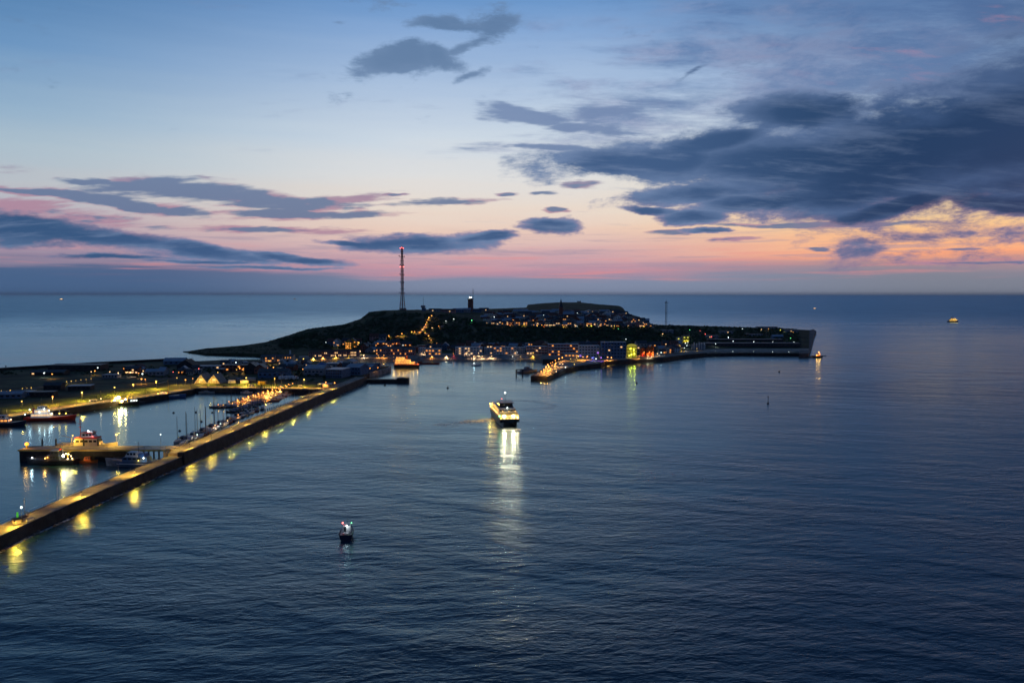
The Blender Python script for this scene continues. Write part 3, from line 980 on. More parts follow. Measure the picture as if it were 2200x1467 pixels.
# eastern apron running away to the north
ap = [V2(x, y, 4.6) for x, y in [(1716, 760.5), (1737, 760.5), (1741, 752), (1749, 722), (1754, 712), (1748, 708), (1726, 712), (1728, 722), (1722, 745)]]
mbs = MB()
nA = len(ap)
mbs.add([(x, y, 5.2) for x, y in ap] + [(x, y, -2) for x, y in ap], [tuple(range(nA))] + [(i, (i + 1) % nA, (i + 1) % nA + nA, i + nA) for i in range(nA)])
tag(mbs.ob('east_quay', 'apron'), kind='structure')
r0 = V2(1738, 768); r1 = V2(1774, 764)
mbs = MB()
random.seed(5)
for i in range(90):
    t = random.random()
    s = random.uniform(.7, 1.8) * (1.2 - .6 * t)
    mbs.lathe([(s * .8, -1), (s, 0), (s * .6, s * .7), (s * .15, s)], (r0[0] + (r1[0] - r0[0]) * t, r0[1] + (r1[1] - r0[1]) * t + random.uniform(-4, 4) * (1.1 - t), random.uniform(-.6, .5 * (1 - t))), 6)
tag(mbs.ob('rock_spit', 'rock'), 'low dark rock spit trailing off the eastern end of the sea wall', 'rocks', kind='stuff')

# lit promenade road along the bay and the east shore
def tp(px, py, dz=0.0):
    p = ter(px, py)
    return Vector((p.x, p.y, p.z + dz))

def ter_strip(name, pxs, w, m, dz=0.35):
    pts_ = [tp(x, y, dz) for x, y in pxs]
    rs = []
    for a, b in zip(pxs, pxs[1:]):
        k = max(1, int(abs(a[0] - b[0]) / 4 + abs(a[1] - b[1]) / 2))
        rs += [(a[0] + (b[0] - a[0]) * j / k, a[1] + (b[1] - a[1]) * j / k) for j in range(k)]
    rs.append(pxs[-1])
    pts_ = [tp(x, y, dz) for x, y in rs]
    return strip(name, pts_, w / 2, w / 2, [p.z for p in pts_], m, thick=1.6)

ter_strip('promenade', [(660, 768), (850, 764.6), (968, 762.6), (1118, 762), (1160, 764)], 6, 'paving', .1)
ter_strip('promenade', [(1262, 776), (1305, 772.5), (1350, 770), (1415, 766)], 6, 'paving', .1)
ter_strip('sea_wall_walk', [(1490, 758.6), (1530, 757), (1590, 756), (1660, 756.3), (1734, 757.4)], 5, 'paving', .1)
ter_strip('cliff_path', [(835, 725), (863, 720.5), (885, 716.5), (905, 712.5)], 3.2, 'paving')
ter_strip('cliff_path', [(905, 711.5), (912, 704), (918, 695), (922, 686), (930, 680)], 4.0, 'paving')
ter_strip('cliff_path', [(908, 713), (914, 716), (922, 724), (927, 733), (938, 741)], 3.2, 'paving')
ter_strip('cliff_path', [(912, 712), (930, 708), (945, 703.5), (960, 694), (978, 688)], 3.0, 'paving')
ter_strip('village_street', [(1405, 768), (1440, 757), (1462, 748), (1480, 741)], 7.0, 'paving')

# ------------------------------------------------------------------ vegetation as masses
random.seed(11)
def clump_mesh(mb_, c, r):
    n_ = 7
    for k in range(5):
        q = Vector(c) + Vector((random.uniform(-.6, .6) * r, random.uniform(-.6, .6) * r, random.uniform(-.1, .6) * r))
        s = r * random.uniform(.35, .7)
        base_ = len(mb_.vs)
        for a in range(n_):
            t = 2 * math.pi * a / n_
            rr = s * random.uniform(.6, 1.15)
            mb_.vs.append((q.x + math.cos(t) * rr, q.y + math.sin(t) * rr, q.z + random.uniform(-.2, .2) * s))
        mb_.vs.append((q.x, q.y, q.z + s * random.uniform(.6, 1.1)))
        for a in range(n_):
            mb_.fs.append((base_ + a, base_ + (a + 1) % n_, base_ + n_))
scrub = MB()
for i in range(2600):
    px = random.uniform(600, 1400)
    t = random.random() ** .8
    c_, d_ = interp(C, px), interp(D, px)
    py = c_ + (d_ - c_) * t
    if py > 749 or abs((px - 908) * 1.0) < 6 and py < 713:
        continue
    p = tp(px, py)
    clump_mesh(scrub, (p.x, p.y, p.z), random.uniform(2.0, 4.6))
for i in range(900):
    px = random.uniform(1400, 1716)
    py = random.uniform(interp(F, px) + 2, 742)
    p = tp(px, py)
    clump_mesh(scrub, (p.x, p.y, p.z), random.uniform(2.0, 5.0))
for i in range(420):
    px = random.uniform(404, 640)
    f_ = random.random()
    p = tp(px, interp(F, px) + .5 + f_ * (interp(C, px) + 3 - interp(F, px)))
    clump_mesh(scrub, (p.x, p.y, p.z - .4), random.uniform(.7, 1.9))
for i in range(260):      # along the skyline of the slopes
    px = random.uniform(560, 860)
    p = tp(px, interp(F, px) + random.uniform(.3, 2))
    clump_mesh(scrub, (p.x, p.y, p.z - .6), random.uniform(1.0, 2.0))
for i in range(260):
    px = random.uniform(1400, 1716)
    p = tp(px, interp(F, px) + random.uniform(.2, 1.5))
    clump_mesh(scrub, (p.x, p.y, p.z - .8), random.uniform(1.4, 3.0))
tag(scrub.ob('hillside_scrub', 'foliage'), 'dark mass of scrub and low trees covering the island slopes', 'scrub', kind='stuff')
scrub = MB()
for i in range(420):
    px = random.uniform(0, 700)
    py = random.uniform(787, 822)
    if 40 < px < 420 and py > 812 or px < 250 and py > 806:
        continue
    p = P(px, py, LZ)
    clump_mesh(scrub, p, random.uniform(1.2, 2.8))
tag(scrub.ob('garden_shrubs', 'foliage'), 'dark shrubs scattered between the harbour sheds', 'shrubs', kind='stuff')

# ------------------------------------------------------------------ lamps
LM = {}
def lamp_parts(h, colr, r, style):
    k = (round(h, 1), colr, round(r, 2), style)
    if k not in LM:
        post = MB().bar((0, 0, 0), (0, 0, h + (0.1 if style == 'globe' else .35)), .11, 6, .07)
        if style == 'arm':
            post.bar((0, 0, h + .3), (.9, 0, h + .35), .06)
        cx_ = .9 if style == 'arm' else 0
        head = MB().lathe([(r * .45, -r * .8), (r * .9, -r * .35), (r, 0), (r * .8, r * .5), (r * .3, r * .85)], (cx_, 0, h), 8)
        cap = MB().lathe([(r * 1.15, .0), (r * .9, .12), (.1, .28)], (cx_, 0, h + r * .72), 8)
        if style == 'hood':
            head = MB().lathe([(r * .7, -.04), (r * .7, 0)], (0, 0, h), 8)
            cap = MB().lathe([(r * 1.5, -.16), (r * 1.3, .12), (.1, .2)], (0, 0, h), 8)
        LM[k] = (post.me('steel'), head.me('glow_' + colr, True), cap.me('dark'))
    return LM[k]


def street_lamp(pos, h, colr, power, label, group, r=.45, style='globe', name='street_lamp', lr=.4, cone=165):
    o = thing(name, label, 'lamp', pos, random.uniform(-.4, .4) if style == 'globe' else math.pi, group)
    a, b, c = lamp_parts(h, colr, r, style)
    put('pole', a, o)
    put('lamp_head', b, o)
    put('cap', c, o)
    if power:
        if style == 'hood':
            light(o, (0, 0, h - .3), colr, power, .12, (0, 0, -1), cone)
        else:
            light(o, ((.9 if style == 'arm' else 0), 0, h - r - .35), colr, power, min(lr, .3), *(((0, 0, -1), cone) if cone else ()))
    return o


def row(lst, h, colr, power, who, group, on='T', r=.5, style='globe', cone=158):
    """lst of head positions in the picture; ordinals count along the row as listed"""
    for i, q in enumerate(lst):
        px, py = q[:2]
        c_ = q[2] if len(q) > 2 else colr
        pw = q[3] if len(q) > 3 else power
        if on == 'T':
            g = ter(px, py)
            k = h * F_PX / max(g.length, 100)
            g = ter(px, py + k)
        else:
            g = P(px, py, on + h)
            g.z = on
        lab = who(i, q) if callable(who) else who.replace('#', ordw(i))
        v_ = random.choice((.6, .75, .9, 1.0, 1.15))
        street_lamp(g, h, c_, pw * v_ * v_ * (4.5 if on == 'T' else 2.6), lab, group, r * v_, style, cone=cone)

# breakwater lamps: low hooded lamps on the seaward parapet
bl = []
refl_px = [20, 187, 300, 360, 422, 467, 510, 547, 580, 612, 642, 672, 700, 726]
random.seed(21)
def on_foot(px):
    pts_ = foot_px + [(487, 959), (561, 925), (618, 900), (700, 861), (766, 833)]
    return P(px, interp(pts_, px))
blx = [-40, 45, 187, 300, 422, 467, 510, 547, 580, 612, 640, 672, 700, 726]
for i, px in enumerate(blx):
    q = on_foot(px)
    A_ = px < 400
    zb = 4.45 if A_ else 6.1
    q = q + Vector((-2.0 if A_ else -3.2, 0, 0))
    q.z = zb
    street_lamp(q, 2.2, 'sodium', 10000 + 3000 * (i < 5), ordw(i) + ' hooded yellow lamp along the breakwater parapet, counted from its near end', 'lamps along the breakwater parapet', .22, 'hood', 'parapet_lamp', .5)
# inner-side light washing the breakwater walkway (second row, added to brighten the deck)
for i, px in enumerate([10, 80, 150, 220, 280, 335, 380, 420, 450, 480, 510, 540, 570, 600, 630, 660, 690, 718]):
    q = on_foot(px)
    A_ = px < 400
    q = q + Vector((-8.0 if A_ else -10.8, 6, 0))
    q.z = 4.5 if A_ else 5.8
    street_lamp(q, 5.6, 'sodium', 4000, ordw(i) + ' added lamp on the harbour side washing the breakwater walkway, from its near end', 'added wash lamps on the breakwater', .16, 'hood', 'added_walkway_lamp', .3, 125)

# quay lamps
row([(46.6, 862), (113, 852, 'amber'), (176, 842.7), (246, 832), (286, 826), (335.5, 819), (380, 811.6), (529, 811.6), (590, 813), (653, 815)], 6.5, 'sodium', 9000,
    lambda i, q: ('reddish-lit quay lamp among the yellow ones, second from the left' if i == 1 else ordw(i) + ' tall yellow quay lamp from the left along the harbour lawn'), 'lamp posts along the harbour quay', on=LZ, r=.5, cone=168)
row([(156, 935), (250, 933), (345, 933, 'cool', 900)], 5.5, 'sodium', 3000, lambda i, q: ['yellow lamp on the jetty beside the rescue cruiser mast', 'small yellow lamp on the jetty near the rescue cruiser bow', 'pale white lamp on the jetty above the grey-blue boat'][i],
    'lamps on the jetty', on=jz, r=.5)

# low hooded lamps added to wash the quay edges with a continuous band of light
for i, (x, y) in enumerate([(15, 893), (70, 885), (125, 877), (165, 870.5), (205, 865), (245, 858.5), (280, 853.5), (315, 849.5), (350, 844), (385, 838), (410, 833)]):
    street_lamp(P(x, y, LZ), 4.2, 'sodium', 4200, ordw(i) + ' added low wash lamp from the left along the western quay edge', 'added wash lamps of the western quay', .16, 'hood', 'added_quay_lamp', .3, 150)
for i, (x, y) in enumerate([(435, 830.5), (465, 830.5), (495, 830.5), (528, 831), (560, 831.5), (592, 832), (625, 832.5), (658, 833), (688, 833.5)]):
    street_lamp(P(x, y, LZ), 4.2, 'sodium', 4200, ordw(i) + ' added low wash lamp from the left along the northern quay edge', 'added wash lamps of the northern quay', .16, 'hood', 'added_quay_lamp', .3, 150)

# fairway light on the jetty end
q = P(58, 962, jz)
nl = thing('harbour_light', 'squat yellow harbour light on the outer end of the jetty', 'beacon', q)
MB().bar((0, 0, 0), (0, 0, 1.3), .5, 8).ob('pedestal', 'yellow', nl)
MB().lathe([(.5, 0), (.95, .5), (1.0, 1.0), (.6, 1.6), (.1, 1.8)], (0, 0, 1.2), 10).ob('lantern', mat('buoy_glow', (0.6, 0.35, 0.05), emit=(1, .5, .06), es=1.4), nl)
light(nl, (0, -1.6, 2.2), 'amber', 500)

# things on the near end of the breakwater
q = P(38, 1122, 4.2)
g = thing('marker_light', 'green harbour entrance light on a short post near the breakwater hut', 'beacon', q)
MB().bar((0, 0, 0), (0, 0, 1.9), .12, 6).ob('post', 'steel', g)
MB().lathe([(.3, 0), (.34, .5), (.34, 1.6), (.2, 2.0)], (0, 0, 1.7), 8).ob('lantern', mat('green_lantern', (.05, .4, .08), emit=(.12, .7, .05), es=.5), g)
g = thing('mast_light', 'white globe light on a thin mast at the near breakwater end', 'lamp', P(47, 1124, 4.2))
MB().bar((0, 0, 0), (0, 0, 5.5), .07, 6).ob('mast', 'steel', g)
MB().lathe([(.15, 0), (.35, .35), (.15, .7)], (0, 0, 5.4), 8, ).ob('globe', 'glow_cool', g)
g = thing('instrument_post', 'white instrument post with a tilted panel beside the breakwater hut', 'post', P(58, 1116, 4.2))
MB().bar((0, 0, 0), (0, 0, 2.6), .12, 6).ob('post', 'white', g)
mbp = MB().box(-.7, .7, -.05, .05, -.3, .3)
po = mbp.ob('panel', 'white', g, loc=(.1, 0, 2.7))
po.rotation_euler = (R(35), 0, R(25))
g = thing('site_hut', 'low pale hut standing on the near end of the breakwater walkway', 'hut', P(43, 1122, 4.2) + Vector((0, 0, 0)), R(70))
MB().box(-2.2, 2.2, -1.0, 1.0, 0, 1.7).ob('wall', 'cream', g)
MB().box(-2.5, 2.5, -1.3, 1.3, 1.7, 1.95).ob('roof', 'tile', g)
MB().box(-.4, .4, -1.06, -1.0, .1, 1.5).ob('door', 'wood', g)
g = thing('equipment_box', 'white equipment box on the walkway just beyond the pale hut', 'box', P(60, 1120, 4.2) + Vector((0, 1.0, 0)), R(70))
MB().box(-1.3, 1.3, -.5, .5, 0, .9).ob('body', 'white', g)
MB().box(-1.35, 1.35, -.55, .55, .9, 1.0).ob('lid', 'steel', g)

# stairs and paths on the cliff
G = 'amber lamps on the cliff stairway'
row([(907.5, 708.4), (912, 702), (914.5, 697), (917, 692), (919, 687), (921.4, 682.5), (927.6, 678.4)], 4.5, 'amber', 1500, '# amber lamp up the steep cliff stairway below the weather tower', G, r=.75)
row([(835, 721.3), (863.3, 716.9), (884.7, 712.8), (890.8, 712.4)], 4.5, 'amber', 1700, '# amber lamp from the left on the level cliff path', 'amber lamps on the level cliff path', r=.75)
row([(920.6, 721.5), (926, 730.8), (937.7, 738)], 4.5, 'amber', 1000, '# amber lamp down the path falling right from the stairway foot', 'amber lamps on the falling path', r=.65)
row([(928.4, 704.6, 'warm', 300), (942.4, 700.5), (958, 689.6, 'cool', 120), (975, 685.3, 'cool', 120)], 4.0, 'amber', 700, '# lamp from the left on the sloping path rising toward the lighthouse', 'lamps on the sloping upper path', r=.5)
row([(1013.5, 688.3)], 4, 'green', 300, 'greenish lamp alone in the dark scrub below the lighthouse', 'lone slope lamps', r=.7)

# lower town, left
row([(723.4, 736.4), (723.4, 741), (735, 731, 'cool', 100), (699.6, 735.4, 'cool', 150), (770.5, 736.4, 'sodium'), (773, 755), (780.7, 763)], 4.5, 'warm', 700, '# lamp from the left around the houses under the western slope', 'lamps around the western houses', r=.55)
row([(821.7, 745.7), (829.5, 746.5), (833.5, 743), (842, 744), (853, 744.3), (844, 738.8), (851.7, 738), (845.5, 734), (865.6, 742, 'cool', 120), (892.3, 747.6, 'sodium'), (878, 752)], 4.5, 'amber', 900,
    '# amber lamp from the left in the dark gardens below the cliff path', 'amber lamps in the gardens below the path', r=.6)
row([(578.6, 776), (609, 775, 'amber'), (624, 775), (638, 773.5), (652, 771.5), (672, 769.5), (693, 767.5, 'amber'), (720, 766), (749, 764.5), (812, 763.5, 'amber'), (824, 763.5, 'amber')], 4.2, 'sodium', 1000,
    '# lamp from the left along the long western terrace', 'lamps along the western terrace', r=.5)
row([(911.7, 757.5), (924.7, 755), (927.4, 765, 'amber'), (935.6, 751), (959, 765), (975, 764, 'red', 60), (1003, 757.5), (1028, 758.8), (1018, 765), (1036, 765.5), (1056, 765), (1107, 757.5), (1111, 757, 'cool', 300), (1101.5, 765.5, 'cool', 100), (1118, 766, 'sodium', 200), (1145.5, 758, 'sodium'), (1145, 764.5, 'sodium', 200)], 3.6, 'warm', 650,
    '# promenade lamp from the left in front of the hotels', 'lamps along the hotel promenade', r=.48)
row([(1076, 749), (1085, 745), (1054, 750, 'amber'), (995, 749.5), (1270, 744, 'amber'), (1331, 734, 'cool', 60), (1345, 728.5, 'cool', 60), (1267, 738, 'cool', 60)], 5, 'warm', 400,
    '# lamp from the left behind the hotel roofs', 'lamps behind the hotel roofs', r=.5)

# landing quay: dense cluster of amber lamps
lq = [(1163, 798), (1168, 793.5), (1171, 795.5), (1173, 788), (1177, 783.5), (1179, 787), (1183, 780), (1186, 784.5), (1176, 792), (1181, 795), (1183, 791), (1169, 800), (1187, 778), (1193, 774), (1194, 779.5), (1201, 770.5), (1208, 768), (1193, 783), (1177, 797.5)]
row(lq, 4.0, 'amber', 1500, '# amber lamp of the dense cluster lighting the landing quay', 'amber lamps on the landing quay', on=wz, r=.62)
row([(1203, 781.5, 'warm'), (1209, 782, 'warm'), (1215, 789, 'cool', 250), (1195, 798, 'warm', 300), (1183.5, 802.5, 'warm', 500), (1234, 782.5, 'sodium', 300), (1226, 771, 'sodium')], 3.2, 'warm', 500, '# small lamp from the left on the dark half of the landing quay', 'small lamps on the landing quay', on=wz, r=.4)

# lower town, right
row([(1239, 768.5, 'sodium'), (1243, 765.5, 'sodium'), (1250, 774, 'amber'), (1253, 767, 'amber'), (1262, 766, 'amber'), (1273, 769, 'blue', 900), (1276, 768, 'blue', 900), (1281, 771, 'cool', 80), (1292, 768.5, 'purple', 500), (1296, 761, 'amber', 1600), (1306, 767.5, 'amber', 1200), (1314, 768.5, 'amber'), (1333, 759.5, 'warm')], 4.0, 'amber', 900,
    '# lamp from the left on the square before the dark hotel block', 'lamps on the hotel square', r=.6)
row([(1369, 766, 'amber'), (1374, 765, 'amber', 1400), (1393, 765.5, 'warm'), (1401, 766, 'warm', 400), (1413, 760, 'warm', 300), (1421, 757.5, 'cool', 150), (1427, 743.5, 'warm', 200), (1440, 749, 'sodium', 400), (1424, 717.5, 'warm', 200)], 4.0, 'amber', 700,
    '# lamp from the left between the red gables and the village street', 'lamps near the red gables', r=.5)
row([(1449, 749), (1453, 747.5), (1456, 745.5), (1459, 748), (1462, 744), (1460, 742), (1467, 739.5, 'cool', 200), (1473, 737.5, 'cool', 200), (1478, 735.5, 'cool', 200), (1471, 748, 'cool', 200), (1476, 743, 'cool', 200), (1478, 726, 'cool', 500), (1482, 722, 'cool', 500), (1481, 728.5, 'cool', 500)], 4.2, 'sodium', 1000,
    '# lamp from the near end climbing the lit village street', 'lamps climbing the village street', r=.5)
row([(1504.5, 711, 'red', 60), (1515.5, 718, 'red', 60), (1529, 723.5, 'red', 250), (1482, 709, 'green', 20), (1595, 706.5, 'cool', 30), (1636, 708), (1651, 706.5, 'amber'), (1677, 709.5, 'yellow', 500), (1702.5, 710.5, 'amber'), (1704, 714, 'amber'), (1699, 727, 'green', 60)], 4, 'warm', 300,
    '# small light from the left scattered in the dark north-eastern park', 'lights in the north-eastern park', r=.55)
row([(1565, 725), (1575.5, 733.5), (1620, 734.5), (1661, 735), (1706.5, 735.5), (1538, 739)], 5, 'cool', 500, '# white lamp from the left above the swimming hall terrace', 'white lamps above the terrace', r=.5)
row([(1575, 755), (1620, 755.5), (1661, 756), (1696, 756.5), (1538, 754)], 3, 'cool', 130, '# small white lamp from the left on top of the eastern sea wall', 'small lamps on the eastern sea wall', r=.28)

# upper town, along the cliff edge
row([(1052, 691.5, 'warm'), (1061.5, 681, 'cool', 150), (1068, 688), (1073, 693), (1091, 687), (1092, 694.5), (1098, 695), (1102.5, 687.5), (1119, 693, 'sodium'), (1126, 696, 'sodium')], 4, 'amber', 700, '# lamp from the left among the western houses on the cliff edge', 'lamps on the western cliff edge', r=.5)
row([(1152.5, 694.5), (1156, 697), (1164, 698), (1170, 698), (1176, 698.5, 'warm'), (1182, 698.5, 'warm'), (1189, 698.5, 'warm'), (1209, 698.5), (1214, 698), (1219, 696, 'warm')], 3.5, 'amber', 800, '# lamp from the left along the lit cliff-edge promenade by the church', 'lamps on the cliff promenade', r=.55)
row([(1234.5, 698.5, 'warm', 400), (1240, 701, 'cool', 100), (1262, 700, 'sodium'), (1270, 699.5, 'sodium'), (1278, 698.5, 'warm', 1400), (1284, 697.5, 'warm', 1400), (1289, 699, 'warm', 1200), (1310.5, 687.5, 'warm', 200), (1304, 699, 'warm'), (1320, 700, 'sodium'), (1347, 702.5, 'warm', 300), (1328.5, 706.5, 'green', 500)], 3.5, 'sodium', 700, '# lamp from the left on the middle cliff edge right of the church', 'lamps on the middle cliff edge', r=.5)
row([(1361, 694, 'cool', 200), (1383, 700.5, 'amber', 900), (1376, 701, 'warm', 300), (1382, 694, 'warm', 200), (1401, 697.5, 'cool', 100)], 3.5, 'amber', 400, '# lamp from the left on the last houses of the upper town', 'lamps on the last upper houses', r=.5)
row([(1129, 665, 'cool', 50), (1124.5, 678.5, 'cool', 60), (1168, 677, 'cool', 80), (1133, 679, 'red', 30), (1202, 683.5, 'red', 60), (1240, 672.5, 'cool', 40), (1242, 680.5, 'cool', 40), (1272.5, 686.5, 'amber', 80), (1202, 669, 'warm', 60)], 4, 'cool', 60, '# faint light from the left deep inside the upper town', 'faint lights in the upper town', r=.5)

# harbour land, left
row([(95, 801, 'cool', 250), (112, 803.5, 'amber', 900), (204, 796.5, 'amber', 600), (196, 798.5, 'warm', 100), (236, 798.5, 'warm', 150), (254, 801, 'warm', 400), (280, 792.5, 'amber', 500), (281, 800, 'warm', 500), (274, 799.5, 'warm'), (298, 801.5, 'amber'), (306, 803, 'cool', 60), (304, 814, 'amber', 1600), (312, 814.5, 'amber', 900), (210, 790, 'cool', 30)], 4.5, 'warm', 400,
    '# light from the left among the sheds behind the harbour lawn', 'lights among the western harbour sheds', on=LZ, r=.5)
row([(100, 824.5), (109, 823.5), (121, 822.5), (132, 821), (143, 819.5), (153, 818.5), (163, 817.5), (174, 816), (185, 815), (196, 813.5)], 3, 'sodium', 130, '# dim lamp from the left along the dark western harbour road', 'dim lamps along the harbour road', on=LZ, r=.22)
row([(3, 839), (14, 839.5), (22, 838.5), (48, 834.5), (58, 833.5), (67, 832.5)], 2.5, 'sodium', 160, '# very low lamp from the left at the road bend behind the moored ships', 'low lamps at the road bend', on=LZ, r=.2)
row([(398.5, 815.8, 'amber'), (414, 813, 'amber'), (468, 800, 'sodium', 900), (499, 773.5, 'cool', 2600), (507, 778.5, 'cool', 1200), (515, 791, 'amber', 900), (523, 791, 'amber', 900), (508, 794, 'sodium', 500), (574, 790, 'amber'), (587.5, 789, 'amber'), (603, 791, 'cool', 200), (619, 793, 'yellow', 200), (632, 785, 'amber', 250), (650.6, 793, 'amber'), (372, 799, 'red', 60), (427, 792, 'red', 60), (690, 785, 'cool', 30), (795, 791, 'amber', 500), (812, 789.5, 'amber', 400), (754, 794, 'cool', 300)], 5, 'amber', 500,
    '# light from the left between the twin-gabled hall and the boat sheds', 'lights among the central harbour sheds', on=LZ, r=.5)

# ------------------------------------------------------------------ ships and boats
def hull_me(L, B, fb, m, sheer=1.0, draft=1.2, bowpow=1.6, transom=.85, rake=.08, n=12):
    mb_ = MB()
    cross = [(0.0, 0), (.55, .12), (.9, .55), (1.0, 1.0)]
    K = len(cross) * 2 - 1
    for i in range(n + 1):
        t = i / n
        w = 1.0 if t < .55 else max(0.02, 1 - ((t - .55) / .45) ** bowpow)
        w *= transom + (1 - transom) * min(1, t / .25)
        top = fb + sheer * max(0, (t - .4) / .6) ** 2 + sheer * .25 * max(0, (.25 - t) / .25)
        ring = []
        for s_, q in [(-1, c) for c in reversed(cross)] + [(1, c) for c in cross[1:]]:
            z = -draft + (top + draft) * q[1]
            ring.append(((t - .5) * L + rake * L * max(0, t - .6) * q[1], s_ * B / 2 * w * q[0] * (1 if q[1] > .3 or t < .7 else .8), z))
        mb_.vs += ring
    for i in range(n):
        for j in range(K - 1):
            a = i * K + j
            mb_.fs.append((a, a + 1, a + K + 1, a + K))
        mb_.fs.append((i * K, (i + 1) * K, (i + 1) * K + K - 1, i * K + K - 1))    # deck
    mb_.fs.append(tuple(range(K)))
    mb_.fs.append(tuple(reversed(range(n * K, n * K + K))))
    return mb_.me(m)

WIN = {}
def win_me(w, h, m, ax='x'):
    k = (round(w, 2), round(h, 2), m, ax)
    if k not in WIN:
        b = MB()
        if ax == 'x':
            b.box(-w / 2, w / 2, -.05, .05, -h / 2, h / 2)
        else:
            b.box(-.05, .05, -w / 2, w / 2, -h / 2, h / 2)
        WIN[k] = b.me(m)
    return WIN[k]


def cabin(root, name, x0, x1, w, z0, z1, m, wins='glass', nw=4, taper=.15, front=True, wh=None, both=True):
    b = MB()
    t = taper
    b.add([(x0, -w / 2, z0), (x1, -w / 2, z0), (x1, w / 2, z0), (x0, w / 2, z0), (x0 + t, -w / 2 + t, z1), (x1 - t * 2.5, -w / 2 + t, z1), (x1 - t * 2.5, w / 2 - t, z1), (x0 + t, w / 2 - t, z1)],
          [(0, 3, 2, 1), (4, 5, 6, 7), (0, 1, 5, 4), (1, 2, 6, 5), (2, 3, 7, 6), (3, 0, 4, 7)])
    c = b.ob(name, m, root)
    if nw:
        L = x1 - x0 - .6 - 2 * t
        pw = L / nw
        h = wh or min(1.1, (z1 - z0) * .45)
        zc = z0 + (z1 - z0) * .6
        for i in range(nw):
            for s_ in (-1, 1) if both else (-1,):
                put('window', win_me(pw * .72, h, wins), c, (x0 + .3 + t + pw * (i + .5), s_ * (w / 2 + .03 - t * .45), zc))
        if front:
            k = max(2, int(w / 1.6))
            fw = (w - .6) / k
            for i in range(k):
                put('window', win_me(fw * .78, h, wins, 'y'), c, (x1 + .04 - t * 1.45, -w / 2 + .3 + fw * (i + .5), zc))
    return c


def mast(root, x, z0, h, m='dark', arms=((.6, 1.2), (.85, .8)), r=.14, y=0, name='mast'):
    b = MB().bar((x, y, z0), (x, y, z0 + h), r, 6, r * .5)
    for f, w in arms:
        b.bar((x, y - w, z0 + h * f), (x, y + w, z0 + h * f), r * .45)
        b.bar((x - w * .6, y, z0 + h * f * .93), (x + w * .6, y, z0 + h * f * .93), r * .4)
    return b.ob(name, m, root)


def rail(root, x0, x1, w, z, h=1.0, m='white', step=2.0):
    b = MB()
    for s_ in (-1, 1):
        y = s_ * w / 2
        for k in (.5, 1.0):
            b.bar((x0, y, z + h * k), (x1, y, z + h * k), .03)
        x = x0
        while x <= x1:
            b.bar((x, y, z), (x, y, z + h), .03)
            x += step
    return b.ob('railing', m, root)


def glow(root, p, colr, power, r=.3, lr=.3, off=(0, 0, 0), m=None, name='deck_light', aim=None):
    MB().lathe([(r * .4, -r), (r, -r * .3), (r, r * .3), (r * .4, r)], p, 8).ob(name, m or 'glow_' + colr, root)
    if power:
        light(root, (p[0] + off[0], p[1] + off[1], p[2] + off[2]), colr, power * (1 if aim else .45), lr, aim)


def ship_root(name, label, cat, px, py, rz, group=None, z=0):
    p = P(px, py, 0)
    p.z = z
    return thing(name, label, cat, p, rz, group)

H = 'hull'
# ---- the big catamaran ferry
fr = ship_root('ferry', 'brightly lit catamaran ferry coming head-on with two floodlights on its bow', 'ferry', 1096, 918, R(-81))
# local +x is the bow, waterline centre at bow front
FX = -24.0
def fbx(x0, x1, y0, y1, z0, z1, m, name, taper=0):
    return MB().box(x0, x1, y0, y1, z0, z1, taper).ob(name, m, fr)
for s_ in (-1, 1):
    o = put('catamaran_hull', hull_me(50, 3.6, 3.6, 'navy', .6, 1.4, 1.5, .9, .02), fr, (-25.5, s_ * 4.4, 0))
MB().box(-50, -2.4, -6.4, 6.4, 3.0, 5.2).ob('bridge_deck', 'navy', fr)
MB().add([(-2.4, -6.4, 3.0), (-2.4, 6.4, 3.0), (-.6, -6.0, 5.2), (-.6, 6.0, 5.2), (-2.4, -6.4, 5.2), (-2.4, 6.4, 5.2), (-1.4, 0, 2.3)],
         [(0, 2, 4), (1, 5, 3), (0, 6, 1, 3, 2), (2, 3, 5, 4), (0, 4, 5, 1, 6)]).ob('bow_fairing', 'navy', fr)
FY = mat('ferry_lit_yellow', (0.62, 0.50, 0.18), rough=.5)  # lamplight yellow put into the base colour of the passenger deck
lo = MB().box(-48, -2.6, -6.2, 6.2, 5.2, 8.0, .25).ob('passenger_deck', FY, fr)
for i in range(7):
    put('window', win_me(1.35, 1.0, 'win_sodium', 'y'), lo, (-2.62, -5.0 + i * 1.67, 7.0))
for i in range(15):
    for s_ in (-1, 1):
        put('window', win_me(2.0, 1.1, 'win_warm'), lo, (-45.5 + i * 2.9, s_ * 6.12, 7.0))
up = MB().add([(-44, -5.8, 8.0), (-9, -5.8, 8.0), (-9, 5.8, 8.0), (-44, 5.8, 8.0), (-43.6, -5.4, 10.6), (-12, -5.4, 10.6), (-12, 5.4, 10.6), (-43.6, 5.4, 10.6)],
              [(0, 3, 2, 1), (4, 5, 6, 7), (0, 1, 5, 4), (1, 2, 6, 5), (2, 3, 7, 6), (3, 0, 4, 7)]).ob('upper_deck', 'white', fr)
for i in range(11):
    for s_ in (-1, 1):
        put('window', win_me(2.0, .9, 'win_sodium' if i > 1 else 'win_warm'), up, (-41 + i * 2.75, s_ * 5.68, 9.4))
for i in range(6):
    w_ = put('window', win_me(1.5, 1.3, 'glass', 'y'), up, (-10.5, -4.5 + i * 1.8, 9.35))
    w_.rotation_euler = (0, R(-49), 0)
wh_ = cabin(fr, 'wheelhouse', -28, -16, 9.0, 10.6, 13.4, 'black', 'glass', 5, .5)
MB().box(-29, -15.5, -5.0, 5.0, 13.4, 13.7).ob('wheelhouse_roof', 'navy', fr)
rail(fr, -43, -30, 10.4, 10.6)
rail(fr, -9, -3, 11.6, 8.0)
